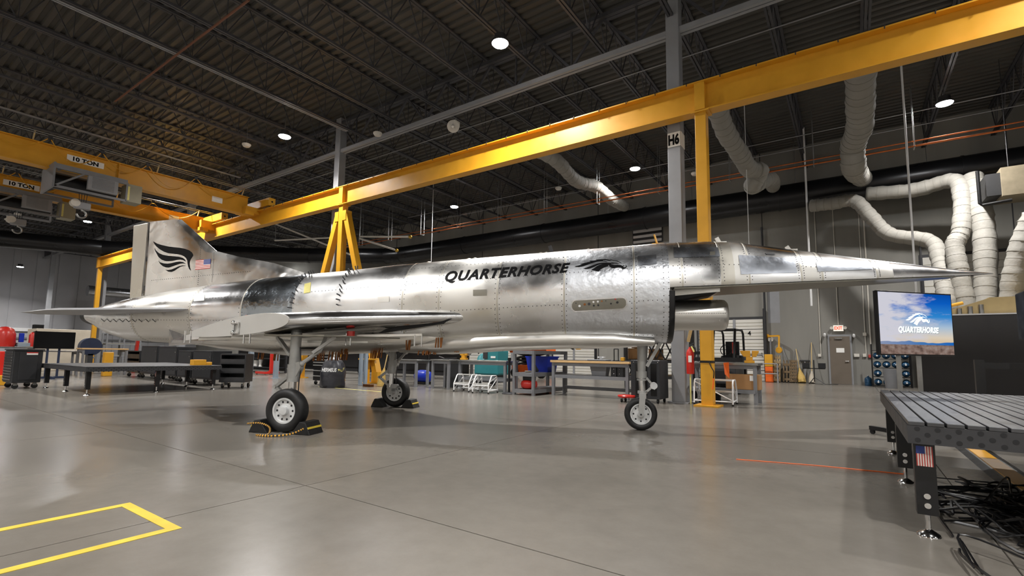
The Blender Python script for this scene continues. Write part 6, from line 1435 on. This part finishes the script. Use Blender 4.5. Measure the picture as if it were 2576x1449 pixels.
# black monitor on a stand and things along the left wall
Xs = -24.0; a = gx(88, 833, Xs); c = gx(187, 878, Xs); t = thing('black_monitor', 'switched-off black monitor on a blue framed stand', 'screen', (Xs, (a.y+c.y)/2, 0))
MB().box(Xs-.06, Xs, a.y, c.y, c.z, a.z).build('panel', 'glass_dark', t, bevel=.01)
b = MB(); ym = (a.y+c.y)/2
for dy in (-.16, .16): b.bar((Xs-.08, ym+dy, .05), (Xs-.08, ym+dy, a.z-.3), .03)
b.bar((Xs-.08, ym-.5, .05), (Xs-.08, ym+.5, .05), .04); b.bar((Xs-.4, ym, .04), (Xs+.3, ym, .04), .04); b.build('stand', 'navy', t)
def farbox(px0, px1, py0, py1, X, dep, mt, name, lab, cat, z0=None):
    a = gx(px0, py0, X); c = gx(px1, py1, X); return MB().box(X-dep, X, a.y, c.y, max(0, c.z if z0 is None else z0), a.z).build(name, mt, label=lab, cat=cat, bevel=.02)
farbox(92, 225, 826, 872, -32, 1.6, 'beige', 'beige_machine', 'long beige machine enclosure behind the black monitor', 'machine', 0)
t = thing('blue_reel', 'round blue drum beside the yellow end post', 'drum', (-30, gx(232, 870, -30).y, 0)); p = gx(230, 872, -30); MB().cyl((-30.4, p.y, p.z), (-30, p.y, p.z), .42, 24).build('drum', 'navy', t, smooth=True); MB().box(-30.4, -30, p.y-.1, p.y+.1, 0, p.z-.35).build('pedestal', 'dark_steel', t)
def bench_px(px0, px1, py, X, lab, top, dep=.8): bench(X-dep, X, gx(px0, 900, X).y, gx(px1, 900, X).y, gx((px0+px1)/2, py, X).z, lab, top, .06)
bench_px(205, 322, 876, -26, 'wood-topped bench running beneath the tail', 'wood'); bench_px(96, 200, 882, -27.5, 'grey bench behind the black monitor stand', 'steel')
farbox(265, 285, 886, 912, -25, .3, 'yellow', 'yellow_stand', 'yellow stand left of the dark carts', 'stand', 0)
_a = gx(9, 872, -26.9); MB().lathe([(.001, 0), (.3, 0), (.33, .1), (.31, .5), (.24, .68), (.12, .76), (.001, .78)], _a, AZ, 20).build('red_canister', 'red', label='rounded red canister on the far left bench', cat='canister', smooth=True)
bench_px(-60, 88, 872, -26.5, 'grey bench at the far left carrying a red canister', 'steel')
farbox(45, 76, 862, 872, -26.6, .4, 'light_blue', 'pale_blue_box', 'pale blue box on the far left bench', 'box')
farbox(50, 60, 838, 861, -26.7, .15, 'blue', 'blue_bottle', 'thin blue bottle standing on the pale blue box', 'bottle')
p = gx(82, 872, -26.5); t = thing('fire_extinguisher', 'dark red extinguisher standing beside the black monitor', 'fire extinguisher', (-26.7, p.y, p.z)); MB().lathe([(.001, 0), (.1, 0), (.1, .45), (.05, .55), (.001, .58)], (-26.7, p.y, p.z), AZ, 14).build('cylinder', 'red', t, smooth=True); b = MB(); b.bar((-26.7, p.y, p.z+.56), (-26.7, p.y+.12, p.z+.62), .02); b.build('valve', 'black', t)
farbox(0, 16, 884, 962, -21, .8, 'red', 'red_machine', 'red and yellow floor machine cut by the picture edge', 'machine', 0); farbox(-10, 17, 945, 958, -20.7, .25, 'yellow', 'yellow_plinth', 'yellow plinth in front of the red machine', 'plinth', 0)
farbox(88, 110, 816, 832, -40, .6, 'matte_black', 'dark_window_unit', 'small dark square unit on the pale wall behind the monitor', 'unit', 0)
def rack_px(px0, px1, py, X, lab):
    ya, yb2 = gx(px0, 900, X).y, gx(px1, 900, X).y; zt = gx((px0+px1)/2, py, X).z; t = thing('steel_rack', lab, 'rack', (X, (ya+yb2)/2, 0)); b = MB()
    for yy in (ya, (ya+yb2)/2, yb2):
        for xx in (X-.7, X): b.bar((xx, yy, 0), (xx, yy, zt), .035)
    for z in (zt*.35, zt*.68, zt*.98):
        for xx in (X-.7, X): b.bar((xx, ya, z), (xx, yb2, z), .03)
    b.build('frame', 'grey_paint', t)
    for z in (zt*.35, zt*.68): MB().box(X-.7, X, ya, yb2, z+.03, z+.05).build('shelf', 'olive', t)
rack_px(265, 350, 838, -34, 'grey tube rack with shelves under the aircraft tail'); rack_px(150, 240, 850, -35, 'grey tube rack behind the beige machine')
b = MB(); p = gx(340, 875, -28); b.bar((-28, p.y, 0), (-28, p.y+.1, 1.9), .06); b.build('red_post', 'red', label='thin red post under the aircraft tail', cat='post')
